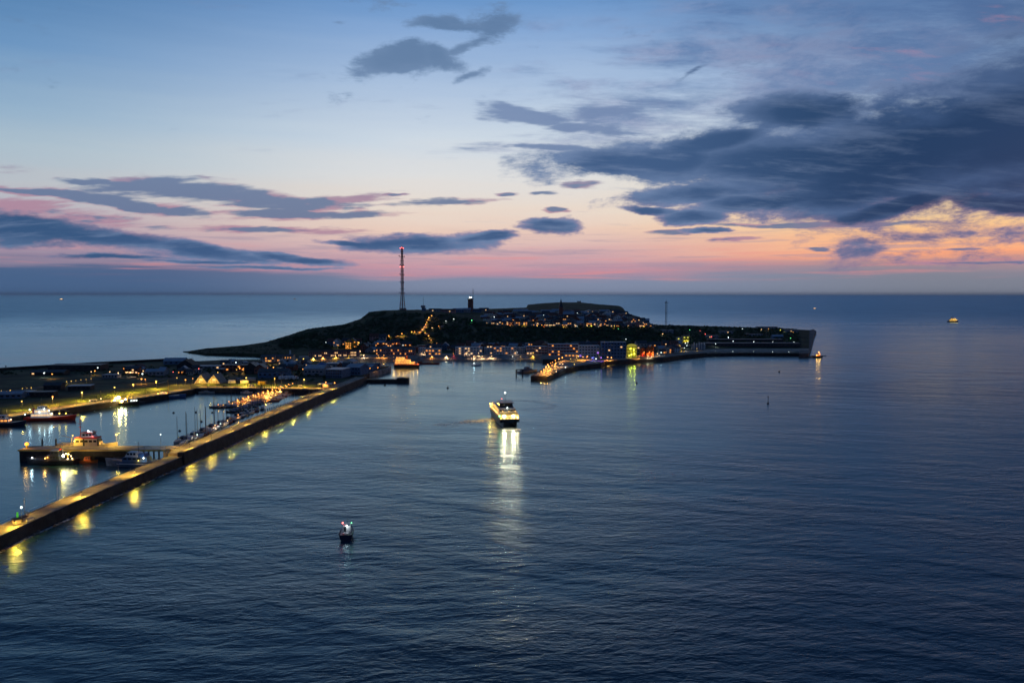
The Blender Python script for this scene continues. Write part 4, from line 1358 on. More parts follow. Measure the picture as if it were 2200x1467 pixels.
mast(fr, -22, 13.6, 5.6, 'steel')
glow(fr, (-22, 0, 19.6), 'cool', 350, .55)
glow(fr, (-26, -1.6, 15.0), 'red', 0, .25)
glow(fr, (-10, -.3, 11.2), 'cool', 250, .4)
for y in (-3.4, 2.4):
    glow(fr, (-2.2, y, 6.9), 'warm', 7000, .6, .35, (.8, 0, 0), 'glow_flood', 'floodlight', (1, 0, -.25))
glow(fr, (-2.0, 5.0, 6.2), 'warm', 900, .3, .3, (1.0, 0, 0))
glow(fr, (-3.0, -6.3, 6.9), 'green', 120, .55, .3, (.4, -.6, 0))
for i, x in enumerate((-47, -43, -34, -24, -14)):
    glow(fr, (x, -6.5, 8.0 if i > 1 else 9.0), 'sodium' if i < 2 else 'amber', 1300 if i < 2 else 350, .5 if i < 2 else .28, .3, (0, -.8, 0))
for i, x in enumerate((-47, -34)):
    glow(fr, (x, 6.5, 8.0), 'sodium', 500, .3, .3, (0, .8, 0))
for y in (-4, 0, 4):
    glow(fr, (-5.0, y, 9.6), 'sodium', 700, .22, .3, (0, 0, 0), None, 'deck_light', (-1, 0, -.1))  # added spots aimed back to brighten the upper deck front
for x in (-44, -30, -18):
    glow(fr, (x, -6.6, 7.6), 'sodium', 2500, .3, .3, (0, -.5, 0), None, 'deck_light', (0, -1, -.8))  # added side spots that light the water on the left
glow(fr, (-47, -6.6, 7.0), 'sodium', 14000, .3, .3, (0, -.5, 0), None, 'deck_light', (-.1, -1, -.22))  # stronger added spot for the propeller wash
glow(fr, (-47, 6.6, 8.4), 'cool', 9000, .3, .3, (0, .5, 0), None, 'deck_light', (-.7, 1, -.25))  # added rear spot to lighten the wake ring
for i in range(6):
    glow(fr, (-2.3, -5.6 + i * 2.2, 5.45), 'sodium', 140, .18, .3, (.7, 0, -.1))  # small added lamps that turn the bow face yellow

# ---- small work boat in front
wb = ship_root('work_boat', 'small dark work boat with a lit white wheelhouse alone on the near sea', 'boat', 746, 1151, R(96))
put(H, hull_me(11, 4.7, 1.9, 'navy', .5, .8, 1.7, .95), wb)
MB().box(-5.4, .5, -2.35, -2.2, 1.8, 2.6).ob('bulwark', 'navy', wb)
MB().box(-5.4, .5, 2.2, 2.35, 1.8, 2.6).ob('bulwark', 'navy', wb)
cabin(wb, 'wheelhouse', -1.2, 2.6, 2.9, 1.9, 3.9, 'white', 'glass', 2, .15)
put('door', win_me(.8, 1.7, 'glass', 'y'), wb, (-1.22, .6, 2.9))
MB().box(-4.6, -2.0, -1.2, 1.2, 1.9, 2.2).ob('hatch', 'steel', wb)
mast(wb, .8, 4.4, 2.0, 'steel', ((.7, .7),), .07)
glow(wb, (-1.5, 0, 4.2), 'cool', 160, .24, .2, (-.5, 0, -.2))
glow(wb, (0.2, 1.5, 4.7), 'red', 60, .3, .2, (0, .4, 0))
glow(wb, (0.2, -1.5, 4.6), 'green', 15, .16, .2, (0, -.4, 0))
rail(wb, 1.5, 4.6, 2.6, 2.0, .9)

# ---- ship far out on the right
fs_ = ship_root('passenger_ship', 'distant passenger ship with brightly lit decks far out on the right', 'ship', 2047, 692, R(8))
put(H, hull_me(34, 9, 3.2, 'black', 1.6, 1.2, 1.6, .85), fs_)
cabin(fs_, 'deck_house', -13, 9, 8, 3.2, 6.4, 'cream', 'win_sodium', 8, .2)
cabin(fs_, 'deck_house', -10, 7, 7, 6.4, 9.6, 'cream', 'win_sodium', 6, .2)
cabin(fs_, 'wheelhouse', 1, 6, 6, 9.6, 12, 'white', 'glass', 2, .2)
MB().bar((-4, 0, 9.6), (-4.6, 0, 15.5), 1.3, 8, 1.0).ob('funnel', 'black', fs_)
mast(fs_, 0, 12, 9, 'dark', r=.3)
for x, z in ((-13, 7), (-8, 10.3), (0, 7), (6, 10.2), (11, 7)):
    glow(fs_, (x, -4.4, z), 'sodium', 700, .45, .3, (0, -1.0, 0))

# ---- ship with red hull at the left quay
s1 = ship_root('supply_ship', 'white and red supply ship with bright deck lights at the left quay', 'ship', 108, 903, R(9))
put(H, hull_me(31, 7.5, 2.4, 'red', 1.3, 1.2, 1.5, .85), s1)
cabin(s1, 'deck_house', -11, 1, 6.2, 2.4, 5.2, 'white', 'win_warm', 6)
cabin(s1, 'deck_house', -9, -1, 5.4, 5.2, 7.6, 'white', 'win_warm', 4)
cabin(s1, 'wheelhouse', -7, -2, 4.6, 7.6, 9.8, 'white', 'glass', 3, .25)
MB().bar((-10, 0, 5.2), (-10, 0, 8.4), .8, 8).ob('funnel', 'red', s1)
mast(s1, -5, 9.8, 5.5)
MB().bar((6, 0, 3), (6, 0, 8), .25, 6).bar((6, 0, 7.6), (12, 0, 6), .18).ob('deck_crane', 'steel', s1)
rail(s1, 2, 13, 6.4, 3.0)
for x, z in ((-14, 5), (-11, 8), (-5, 6.3), (-2, 8.4), (2.5, 5.0), (1, 7.2), (7, 5), (11, 5)):
    glow(s1, (x, -3.9 if x < 4 else -2.9, z), 'cool' if x < 4 else 'sodium', 260 if x < 4 else 200, .36, .3, (0, -.9, 0))

# ---- dark ship cut by the left edge
s2 = ship_root('harbour_tug', 'dark blue tug with a pale wheelhouse at the left edge of the quay', 'ship', 12, 915, R(6))
put(H, hull_me(24, 7, 2.2, 'navy', 1.5, 1.0), s2)
cabin(s2, 'deck_house', -7, 3, 5, 2.2, 4.8, 'grey', 'win_amber', 4)
cabin(s2, 'wheelhouse', -4, 1, 4, 4.8, 7.2, 'white', 'glass', 2)
mast(s2, -2, 7.2, 5)
glow(s2, (-6, -2.8, 5.2), 'amber', 350, .3, .3, (0, -.8, 0))
glow(s2, (4.5, -2.2, 4.6), 'cool', 120, .2, .3, (0, -.8, 0))

# ---- boats around the blazing floodlight
s3 = ship_root('fishing_cutter', 'dark fishing cutter with three warm deck lights left of the blazing floodlight', 'boat', 214, 873, R(8))
put(H, hull_me(22, 6.5, 2.2, 'navy', 1.6, 1.0), s3)
cabin(s3, 'wheelhouse', -6, -1, 4.2, 2.4, 5.4, 'grey', 'glass', 2)
mast(s3, 1, 2.4, 11, r=.16)
MB().bar((1, 0, 5), (7, 0, 9), .1).bar((1, 0, 5), (-5, 0, 10), .1).ob('derrick', 'dark', s3)
for x, z in ((-6, 5), (-3, 3.6), (2, 6.2), (4, 3.8)):
    glow(s3, (x, -2.6, z), 'warm', 300, .34, .3, (0, -.9, 0))
s4 = ship_root('work_ship', 'work ship under the blazing yellow floodlight at the quay', 'ship', 262, 871, R(10))
put(H, hull_me(24, 7, 2.2, 'black', 1.2, 1.0), s4)
cabin(s4, 'deck_house', -7, 1, 5.2, 2.2, 4.8, 'yellow', 'win_sodium', 3)
cabin(s4, 'wheelhouse', -5, -1, 4.4, 4.8, 7.2, 'cream', 'win_sodium', 2)
mast(s4, -3, 7.2, 4)
MB().bar((4, 0, 2.6), (4, 0, 7.6), .2, 6).bar((4, 0, 7.2), (8.5, 0, 8.6), .14).ob('deck_crane', 'yellow', s4)
for (x, z, p_) in ((-1.0, 6.6, 14000), (3.5, 5.0, 4500), (-4.5, 4.2, 3000), (1.0, 3.6, 2500)):
    glow(s4, (x, -3.2, z), 'sodium', p_, .75 if p_ > 9000 else .5, .4, (0, -1.2, .2), 'glow_flood', 'floodlight')
s5 = ship_root('motor_launch', 'grey motor launch with pale lamps just right of the blazing floodlight', 'boat', 288, 868, R(14))
put(H, hull_me(15, 4.6, 1.6, 'navy', .8, .8), s5)
cabin(s5, 'wheelhouse', -3, 2, 3.2, 1.6, 3.8, 'grey', 'win_cool', 2)
mast(s5, -1, 3.8, 3)
glow(s5, (-4, -2.1, 3), 'cool', 260, .28, .3, (0, -.7, 0))
glow(s5, (2.4, -1.9, 3.2), 'cool', 260, .28, .3, (0, -.7, 0))

# ---- white cutter at the top of the basin
s6 = ship_root('white_cutter', 'white and blue cutter with a tall pale mast at the quay corner', 'boat', 366, 855, R(20))
put(H, hull_me(23, 6, 2.0, 'blue', 1.3, 1.0), s6)
MB().box(-9, 7, -2.9, 2.9, 2.0, 2.5).ob('bulwark', 'white', s6)
cabin(s6, 'wheelhouse', -8, -3, 3.8, 2.4, 5.2, 'white', 'win_warm', 2)
mast(s6, -1.5, 2.4, 13, 'yellow', ((.9, 1.4),), .2)
MB().bar((-1.5, 0, 14), (-9, 0, 12.4), .12).ob('boom', 'white', s6)
glow(s6, (-9, -2.4, 4.4), 'amber', 500, .34, .3, (0, -.8, 0))
glow(s6, (-2.5, -2.4, 4.2), 'amber', 500, .34, .3, (0, -.8, 0))

# ---- rescue cruiser behind the jetty
s7 = ship_root('rescue_cruiser', 'white rescue cruiser with red band and red mast behind the jetty', 'ship', 218, 966, R(0))
s7.location.y = (jy1 + 5.2)
s7.location.z = 1.9
put(H, hull_me(31, 6.6, 3.6, 'cream', 1.6, 3.4, 1.5, .9), s7)
MB().box(-15, -7, -3.2, 3.2, 3.6, 4.4).ob('stern_deck', 'cream', s7)
c7 = cabin(s7, 'deck_house', -5.5, 7.5, 5.4, 3.6, 7.6, 'cream', 'glass', 5, .45)
MB().box(-5.0, 6.6, -2.72, 2.72, 7.4, 8.0, .2).ob('red_band', 'red', s7)
cabin(s7, 'wheelhouse', -2, 4.6, 4.4, 8.0, 10.2, 'white', 'glass', 3, .4)
MB().box(-2.1, 4.5, -2.2, 2.2, 10.2, 10.5).ob('wheelhouse_roof', 'red', s7)
MB().box(1.5, 4.0, -1.6, 1.6, 10.2, 11.2, .2).ob('upper_bridge', 'white', s7)
mast(s7, -3.2, 8.2, 9.5, 'red', ((.55, 1.5), (.75, 1.8), (.92, .9)), .25)
MB().bar((-8, 0, 4.4), (-8, 0, 7.6), .2, 6).bar((-8, 0, 7.4), (-13, 0, 8.6), .15).ob('davit', 'cream', s7)
glow(s7, (2.0, -1.9, 11.3), 'cool', 500, .35, .3, (0, -.6, .2))
glow(s7, (4.6, -2.6, 8.6), 'red', 120, .28, .3, (0, -.8, 0))
glow(s7, (-4.8, -3.1, 6.2), 'sodium', 700, .25, .3, (0, -.9, 0))
db = ship_root('daughter_boat', 'small red-topped boat moored at the rescue cruiser stern', 'boat', 135, 966, R(0))
db.location.y = jy1 + 4.0
put(H, hull_me(9, 3, 2.4, 'cream', .5, .6), db)
cabin(db, 'wheelhouse', -2, 1.4, 2.4, 2.4, 4.2, 'red', 'glass', 2)
MB().bar((-3.2, 0, 2.4), (-3.2, 0, 4.6), .06).ob('mast', 'steel', db)

# ---- dark boat with work lights in front of the jetty
s8 = ship_root('dark_workboat', 'long black work ship with dazzling stern lights moored before the jetty', 'ship', 112, 998, R(180))
put(H, hull_me(24, 6.4, 2.6, 'black', 1.2, 1.2), s8)
cabin(s8, 'deck_house', -5, 2, 4.8, 2.6, 5.0, 'navy', 'glass', 4)
cabin(s8, 'wheelhouse', -4.4, 0, 4.0, 5.0, 7.2, 'navy', 'glass', 2)
MB().box(-4.5, -.1, -2.0, 2.0, 7.2, 7.5).ob('roof', 'metal_roof', s8)
mast(s8, -5.6, 2.8, 8, 'steel')
MB().lathe([(.3, 0), (.8, .3), (.8, .7), (.3, 1.0)], (-5.2, 1.4, 7.6), 8).ob('buoy', 'red', s8)
MB().bar((-8, 0, 2.6), (-8, 0, 6.2), .18).bar((-8, 0, 6.2), (-11, 0, 7.2), .12).ob('deck_crane', 'yellow', s8)
glow(s8, (-7.2, 2.5, 5.0), 'sodium', 5500, .5, .3, (-.2, 1.1, 0), 'glow_flood', 'floodlight')
for x, z in ((-9.6, 5.8), (-10.8, 4.8), (-11.4, 3.6), (-9.2, 3.4), (-8.4, 6.0)):
    glow(s8, (x, 2.2, z), 'warm', 480, .28, .3, (0, .9, 0))
glow(s8, (1.6, 2.9, 3.9), 'amber', 950, .3, .3, (0, .9, 0))
glow(s8, (8.4, 2.4, 4.0), 'cool', 650, .3, .3, (0, .9, 0))
rail(s8, 3, 9.5, 4.6, 3.0, .8, 'steel')
s9 = ship_root('orange_launch', 'small orange launch in the shade between the two moored ships', 'boat', 232, 978, R(5))
s9.location.y = jy0 - 3.2
put(H, hull_me(8.5, 3, 1.4, 'orange', .4, .6), s9)
cabin(s9, 'wheelhouse', -1.8, 1.4, 2.1, 1.4, 3.3, 'orange', 'glass', 2)

# ---- grey-blue boat right of it
s10 = ship_root('patrol_boat', 'grey-blue patrol boat with a slanted wheelhouse beside the jetty landing', 'ship', 284, 1001, R(176))
put(H, hull_me(26, 6.6, 2.8, 'blue_wall', 1.2, 1.2, 1.4), s10)
MB().box(-12, 6, -3.36, -3.28, 1.5, 2.0).ob('rubbing_strake', 'white', s10)
MB().box(-12, 6, 3.28, 3.36, 1.5, 2.0).ob('rubbing_strake', 'white', s10)
cabin(s10, 'deck_house', -9, 4, 5.0, 2.8, 5.0, 'blue_wall', 'glass', 5, .3)
cabin(s10, 'wheelhouse', -4, 2.5, 4.4, 5.0, 7.4, 'white', 'glass', 3, .55)
MB().box(-7.6, -4.2, -2, 2, 5.0, 6.6, .2).ob('aft_cabin', 'blue', s10)
mast(s10, -3.5, 7.4, 5.0)
mast(s10, -6.6, 6.6, 4.0, 'steel', ((.7, .8),), .08)
glow(s10, (-7.6, 2.9, 4.7), 'cool', 300, .32, .3, (0, .8, 0))
glow(s10, (-5.0, 3.1, 3.5), 'sodium', 160, .24, .3, (0, .8, 0))
rail(s10, 4.5, 11, 4.4, 3.2, .8, 'steel')

# ---- orange-lit vessel at the inner harbour mouth
s11 = ship_root('harbour_ferry', 'dark-hulled ship with orange-lit decks moored below the promenade', 'ship', 874, 789.5, R(0))
put(H, hull_me(29, 8, 3.6, 'navy', .4, 1.2, 2.6, .95, .02), s11)
MB().box(-14.4, 14.6, -4.1, 4.1, 3.5, 4.1).ob('bulwark', 'orange', s11)
cabin(s11, 'deck_house', -13.5, 9.5, 7, 4.1, 7.0, 'cream', 'win_amber', 7, .2)
cabin(s11, 'deck_house', -13, 4.5, 6.4, 7.0, 9.8, 'cream', 'win_amber', 5, .2)
cabin(s11, 'wheelhouse', -12.5, -2, 5.8, 9.8, 12.6, 'cream', 'win_amber', 3, .3)
MB().bar((0, 0, 9.8), (0, 0, 13.4), 1.1, 8, .9).ob('funnel', 'orange', s11)
mast(s11, -8, 12.6, 5.5)
for x, z in ((-14.5, 12.5), (-14.2, 8.6), (-8, 9), (-3, 11.5), (1, 9.5), (5, 7.6), (9, 7.2), (13, 5.2)):
    glow(s11, (x, -5.0, z), 'amber', 1700, .22, .3, (0, -1.3, 0))
MB()
# dredging pontoon beside it
s12 = ship_root('barge', 'low red barge moored right of the orange-lit ship', 'barge', 918, 782, R(2))
MB().box(-15, 15, -4, 4, -.8, 1.8, .3).ob('hull', 'antifoul', s12)
MB().box(-12, -6, -2.5, 2.5, 1.8, 3.6).ob('deck_house', 'brick', s12)

# ---- small white boat in the bay, quay barge, tiny boats
s13 = ship_root('white_motorboat', 'small white motorboat anchored in the bay before the promenade', 'boat', 1023, 785.5, R(5))
put(H, hull_me(11, 3.6, 1.7, 'white', .7, .7), s13)
cabin(s13, 'cabin', -3.4, 1.6, 2.6, 1.7, 3.4, 'white', 'glass', 3)
glow(s13, (-2.6, -1.6, 3.2), 'cool', 320, .3, .3, (0, -.8, 0))
s14 = ship_root('moored_coaster', 'low grey ship moored at the landing quay with a slanting gangway', 'ship', 1134, 800, R(38))
put(H, hull_me(26, 6.5, 2.0, 'steel', .8, 1.0), s14)
cabin(s14, 'deck_house', -9, 5, 5, 2.0, 4.2, 'grey', 'glass', 6)
cabin(s14, 'wheelhouse', -4, 1, 4, 4.2, 6.2, 'grey', 'glass', 2)
gf = thing('landing_frame', 'dark steel frame standing in the water beside the grey moored ship', 'frame', P(1116, 806), R(10))
for x in (-3.4, 3.4):
    for y in (-2, 2):
        MB().bar((x, y, -2), (x, y, 6.2), .35, 6).ob('leg', 'dark', gf)
MB().box(-3.8, 3.8, -2.3, 2.3, 5.6, 6.3).ob('top_frame', 'dark', gf)
gw = thing('gangway', 'thin dark gangway from the landing quay toward the grey moored ship', 'gangway', P(1142, 795, 4.2))
MB().bar((0, 0, 0), (18, 6, .4), .3).bar((0, 0, 1), (18, 6, 1.4), .08).ob('walkway', 'dark', gw)
tinies = [(967, 779.5, 'dark_dinghy', 'tiny dark dinghy close to the bay beach', 5), (827, 828, 'mooring_buoy', 'dark round mooring buoy in front of the stone pier', 0), (1368, 823, 'mooring_buoy', 'black buoy afloat below the middle of the eastern sea wall', 0),
          (962, 834, 'mooring_buoy', 'tiny black buoy above the left part of the ferry wake', 0), (1674, 799, 'mooring_buoy', 'tiny buoy in the open water below the eastern sea wall', 0),
          (1200, 1050, 'mooring_buoy', 'lone small dark float on the open sea right of the light streak', -1), (536, 988, 'mooring_buoy', 'small dark float near the breakwater lamps reflections', -1)]
for x, y, nme, lab, k in tinies:
    if k == -1:
        continue
    o = thing(nme, lab, 'buoy' if 'buoy' in nme else 'dinghy', P(x, y))
    if k:
        put(H, hull_me(k, 1.9, .7, 'black', .3, .3), o)
    else:
        MB().lathe([(1.2, -.6), (1.7, .1), (1.5, .9), (.5, 1.5), (.25, 2.6), (.05, 2.7)], (0, 0, 0), 10).ob('float', 'black', o, scale=(.6, .6, .7))
        MB().bar((0, 0, 1.7), (0, 0, 2.5), .1, 5).ob('top_mark', 'dark', o)
o = thing('spar_buoy', 'thin upright spar buoy alone in the sea right of centre', 'buoy', P(1650, 867))
MB().lathe([(.9, -.5), (.9, .5), (.25, .9), (.15, 5.2)], (0, 0, 0), 8).ob('spar', 'black', o)
MB().lathe([(.5, 0), (.5, .9)], (0, 0, 5), 6).ob('top_mark', 'dark', o)
s15 = ship_root('pilot_boat', 'orange-lit pilot boat rounding the eastern end of the sea wall', 'boat', 1757, 768, R(8))
put(H, hull_me(13, 4, 1.9, 'black', .8, .8), s15)
cabin(s15, 'wheelhouse', -2.5, 2.5, 3, 1.9, 4.6, 'orange', 'win_amber', 2)
mast(s15, 0, 4.6, 3)
for x, z in ((-3, 3.6), (0, 7.4), (1.5, 5.2)):
    glow(s15, (x, -1.9, z), 'amber', 1100, .5, .3, (0, -1, 0))
foam_strip('bow_foam', [P(1768, 765.5), P(1782, 764.8), P(1798, 764)], [2, 3, 1], [1, 1, .2], 'pale wake trailing right of the orange-lit pilot boat')
for i, (x, y, s) in enumerate([(132, 630.6, 60), (633, 630.5, 30), (1750, 663.5, 10)]):
    lab = ['lit ship on the far horizon at the left', 'very faint lit ship on the horizon left of the mast', 'small white-lit boat far out beyond the eastern quay'][i]
    p = P(x, max(y, 632.0) if i < 2 else y)
    if p.length > 30000 or i < 2:
        r_ = ray(x, 640); u_ = Vector((r_.x, r_.y, 0)).normalized(); p = u_ * 14000
    o = thing('distant_ship', lab, 'ship', p, R(4), None)
    k = 3.4 if i == 0 else (2.4 if i == 1 else .9)
    put(H, hull_me(20 * k, 5 * k, 2 * k, 'black', 1, 1), o)
    MB().box(-4 * k, 4 * k, -2 * k, 2 * k, 2 * k, 4 * k).ob('deck_house', 'white', o)
    MB().box(-5 * k, 5 * k, -2.2 * k, -2.05 * k, 2.6 * k, 3.6 * k).ob('lit_deck', 'glow_warm' if i != 1 else 'win_warm', o)

# ---- ferry wake
base_p = P(1060, 905)
arc = []
for x, y in [(1075, 866), (1095, 861), (1120, 860.5), (1145, 862), (1165, 865), (1180, 869), (1188, 873), (1180, 877), (1150, 879), (1120, 881)]:
    arc.append(P(x, y))
foam_strip('wake_foam', resample(arc, 6), [6.0] * len(resample(arc, 6)), [.32] * len(resample(arc, 6)), 'curved ring of wake foam behind the big ferry')
arc = resample([P(1075, 898), P(1050, 903), (P(1010, 906)), P(975, 911), P(940, 915)], 6)
foam_strip('wash_foam', arc, [6 + 6 * math.sin(min(1, i / len(arc)) * 2.6) for i in range(len(arc))], [1.0 - .6 * i / len(arc) for i in range(len(arc))], 'pale propeller wash spreading left of the big ferry', .07)
arc = resample([P(1078, 922), P(1096, 924.5), P(1117, 922)], 2)
foam_strip('bow_wave', arc, [1.6] * len(arc), [.8] * len(arc), 'thin white bow wave at the foot of the ferry', .08)

# ------------------------------------------------------------------ marina and yachts
def yacht(label, group, p, rz, L=10, mh=13, hm='white', sail='blue', lampc=None, bare=False):
    o = thing('sailing_boat' if mh else 'motor_boat', label, 'sailing boat' if mh else 'motor boat', p, rz, group)
    put(H, HM(L, hm), o)
    cb = MB().box(-L * .18, L * .16, -L * .1, L * .1, L * .1, L * .1 + .7 + (0 if mh else .9), .18)
    put('cabin', CM(('c', L, bool(mh)), cb, 'white' if hm in ('white', 'navy') else 'grey'), o)
    if mh:
        put('mast', CM(('m', mh), MB().bar((L * .08, 0, 1), (L * .08, 0, mh), .17, 5, .11).bar((L * .08, -1.0, mh * .6), (L * .08, 1.0, mh * .6), .04), 'dark'), o)
        put('boom', CM(('b', L), MB().bar((L * .08, 0, 2.4), (-L * .36, 0, 2.3), .2, 6, .14), sail), o)
    else:
        put('windscreen', CM(('w', L), MB().box(L * .16, L * .2, -L * .09, L * .09, L * .1 + .2, L * .1 + 1.2), 'glass'), o)
    return o
_hm, _cm = {}, {}
def HM(L, m):
    k = (L, m)
    if k not in _hm:
        _hm[k] = hull_me(L, L * .3, L * .1, m, .35, .4, 1.5, .75, .05, 8)
    return _hm[k]
def CM(k, mb_, m):
    k = k + (m,)
    if k not in _cm:
        _cm[k] = mb_.me(m)
    return _cm[k]

# the lamp-lit floating pontoon: from the outer end (left) to the quay (right)
pA = P(505, 873); pB = P(608, 839)
pt = thing('floating_pontoon', 'floating timber pontoon crowded with amber lamps and boats', 'pontoon', pA, 0)
dv0 = (pB - pA)
fin = CM(('finger',), MB().box(-.4, .4, 1.4, 8.5, .1, .5), 'wood')
fin2 = CM(('finger2',), MB().box(-.4, .4, -8.5, -1.4, .1, .5), 'wood')
random.seed(31)
for row_i, (oa, ob, NB, where) in enumerate([(Vector((0, 0, 0)), Vector((0, 0, 0)), 20, 'front'), (Vector((14, 24, 0)), Vector((2, 22, 0)), 17, 'rear')]):
    qa, qb = pA + oa, pB + ob
    dv = qb - qa
    LP = dv.length
    ang = math.atan2(dv.y, dv.x)
    if row_i:
        pt = thing('floating_pontoon', 'second floating pontoon behind the front one, also crowded and amber lit', 'pontoon', qa, ang, 'floating pontoons of the marina')
    else:
        pt.location = qa
        pt.rotation_euler = (0, 0, ang)
        pt['group'] = 'floating pontoons of the marina'
    MB().box(0, LP, -1.5, 1.5, .1, .7).ob('deck', 'wood', pt)
    ud = dv.normalized(); nd = Vector((-ud.y, ud.x, 0))
    for i in range(NB):
        t = (i + .5) / NB
        c0 = qa + dv * t
        for side, wd in ((1, 'far'), (-1, 'near')):
            if i % 2 == 0:
                put('finger', fin if side > 0 else fin2, pt, (LP * t + LP / NB / 2, 0, 0))
            mh = 11 + random.random() * 4 if (random.random() < (.5 if side > 0 else .3)) else 0
            L = random.choice([8, 9, 10])
            yacht(f'{ordw(i)} boat from the outer end, {wd} side of the {where} lit pontoon', 'boats along the lamp-lit pontoons', c0 + nd * side * 6.6, ang + side * R(90) * random.choice((1, -1)), L,
                  round(mh), random.choice(['white', 'navy', 'brick', 'cream', 'cream', 'wood']), random.choice(['blue', 'brick', 'cream']))
        street_lamp(c0 + nd * (1.2 if i % 2 else -1.2) + Vector((0, 0, .7)), 3.4, 'amber', 2600, f'{ordw(i)} amber lamp from the outer end of the {where} pontoon', 'amber lamps on the crowded pontoons', random.choice((.34, .42, .5)), 'globe', 'pontoon_lamp', .25, 165)
ang = math.atan2(dv0.y, dv0.x)
for i, t in enumerate([.0, .07, .14, .2]):
    yacht(['darkest', 'second', 'third', 'last'][i] + ' dark boat rafted off the outer end of the lit pontoon', 'dark boats rafted off the pontoon end', P(462 + 52 * t / .2 * .8, 876 - i * .6), ang + R(80), 10, 0 if i else 12, 'navy')
for i in range(15):
    t = i / 14
    yacht(f'{ordw(i)} dark boat of the outer raft below the lit pontoon, from the left', 'dark boats of the outer raft', P(500 + 95 * t, 886 - 33 * t), ang + R(92 + random.uniform(-5, 5)), 10, 12 if i % 3 == 0 else 0, random.choice(['navy', 'black', 'grey']), 'blue')
for i, (x, y) in enumerate([(469, 875.5), (480, 876), (492, 868.5)]):
    street_lamp(P(x, y, 1.0), 2.2, 'amber', 300, f'{ordw(i)} amber lamp from the left on the rafted dark boats', 'lamps on the rafted boats', .32, 'globe', 'pontoon_lamp')

# yachts lying alongside the inner face of the breakwater
kinds = ['white', 'navy', 'cream', 'white', 'brick', 'navy']
yl = [(398, 952), (430, 939), (470, 920), (505, 903), (545, 886), (600, 867)]
yx = [399, 409, 419, 430, 441, 450, 459, 468, 477, 486, 495, 504, 513, 522, 532, 542, 553, 564]
for i, px in enumerate(yx):
    q = P(px, interp(yl, px))
    L = 12 if i < 8 else 10
    mh = [18, 0, 19, 16, 17, 0, 18, 17, 0, 16, 17, 0, 16, 15, 0, 15, 14, 0][i]
    yacht(f'{ordw(i)} yacht from the jetty in the inner row along the breakwater', 'yachts in the inner row', q, R(92 + (i % 3) * 3), L, mh, kinds[i % 6], ['navy', 'red', 'brick'][i % 3])
    q2 = q + Vector((-5.4, 2.5, 0))
    yacht(f'{ordw(i)} yacht from the jetty in the outer row off the breakwater', 'yachts in the outer row', q2, R(268 + (i % 4) * 3), L - 1, 0 if i % 2 else 15, kinds[(i + 3) % 6], ['red', 'navy', 'brick'][i % 3])
sp_ = thing('yacht_pontoon', 'long narrow pontoon between the yachts and the breakwater', 'pontoon', P(404, 952))
e_ = P(640, 858) - P(404, 952)
sp_.rotation_euler = (0, 0, math.atan2(e_.y, e_.x))
MB().box(0, e_.length, -4.4, -3.0, .1, .6).ob('deck', 'wood', sp_)
for i, (x, y) in enumerate([(462, 922), (474, 919), (489, 912), (512, 899), (424, 943)]):
    street_lamp(P(x, y, .9), 2.6, ['warm', 'cool', 'warm', 'amber', 'cool'][i], 500, f'{ordw(i)} small lamp glowing among the yachts along the breakwater', 'small lamps among the yachts', .3, 'globe', 'mooring_lamp')
me_p = MB().bar((0, 0, -1), (0, 0, 3.6), .4, 8).me('dark')
for i in range(13):
    px = 570 + i * 4.8
    o = put('berthing_pile', me_p, None, P(px, 889 - (px - 570) * .31))
    tag(o, f'{ordw(i)} bare berthing pile from the yachts along the inner breakwater', 'pile', 'bare berthing piles by the breakwater')
# floating balls in the basin
me_p = MB().lathe([(.4, -.3), (.8, .1), (.7, .6), (.2, .9)], (0, 0, 0), 8).me('black')
for i, (x, y, w) in enumerate([(373, 887, 'leftmost black float near the middle of the yacht basin'), (421, 886, 'black float in the basin just left of the lit pontoon end'), (456, 886.5, 'black float just below the end of the lit pontoon'), (386, 926, 'black float nearest the yachts masts'), (433, 906, 'black float among the reflections between the yacht masts')]):
    tag(put('mooring_float', me_p, None, P(x, y)), w, 'float', 'black floats in the yacht basin')
# two classic yachts at the north quay
for i, (x, y, L) in enumerate([(444, 845, 13), (531, 844.5, 11), (560, 845, 9)]):
    yacht(['cream yacht with two thin masts below the twin gables', 'low white yacht against the north quay wall', 'smallest white yacht at the north quay wall'][i], 'yachts at the north quay', P(x, y), R(1), L, 14, 'cream' if i == 0 else 'white', 'cream')

# ------------------------------------------------------------------ buildings
BM = {}
def cached(k, mb_, m, sm=False):
    k = (k, m)
    if k not in BM:
        BM[k] = mb_().me(m, sm) if callable(mb_) else mb_.me(m, sm)
    return BM[k]


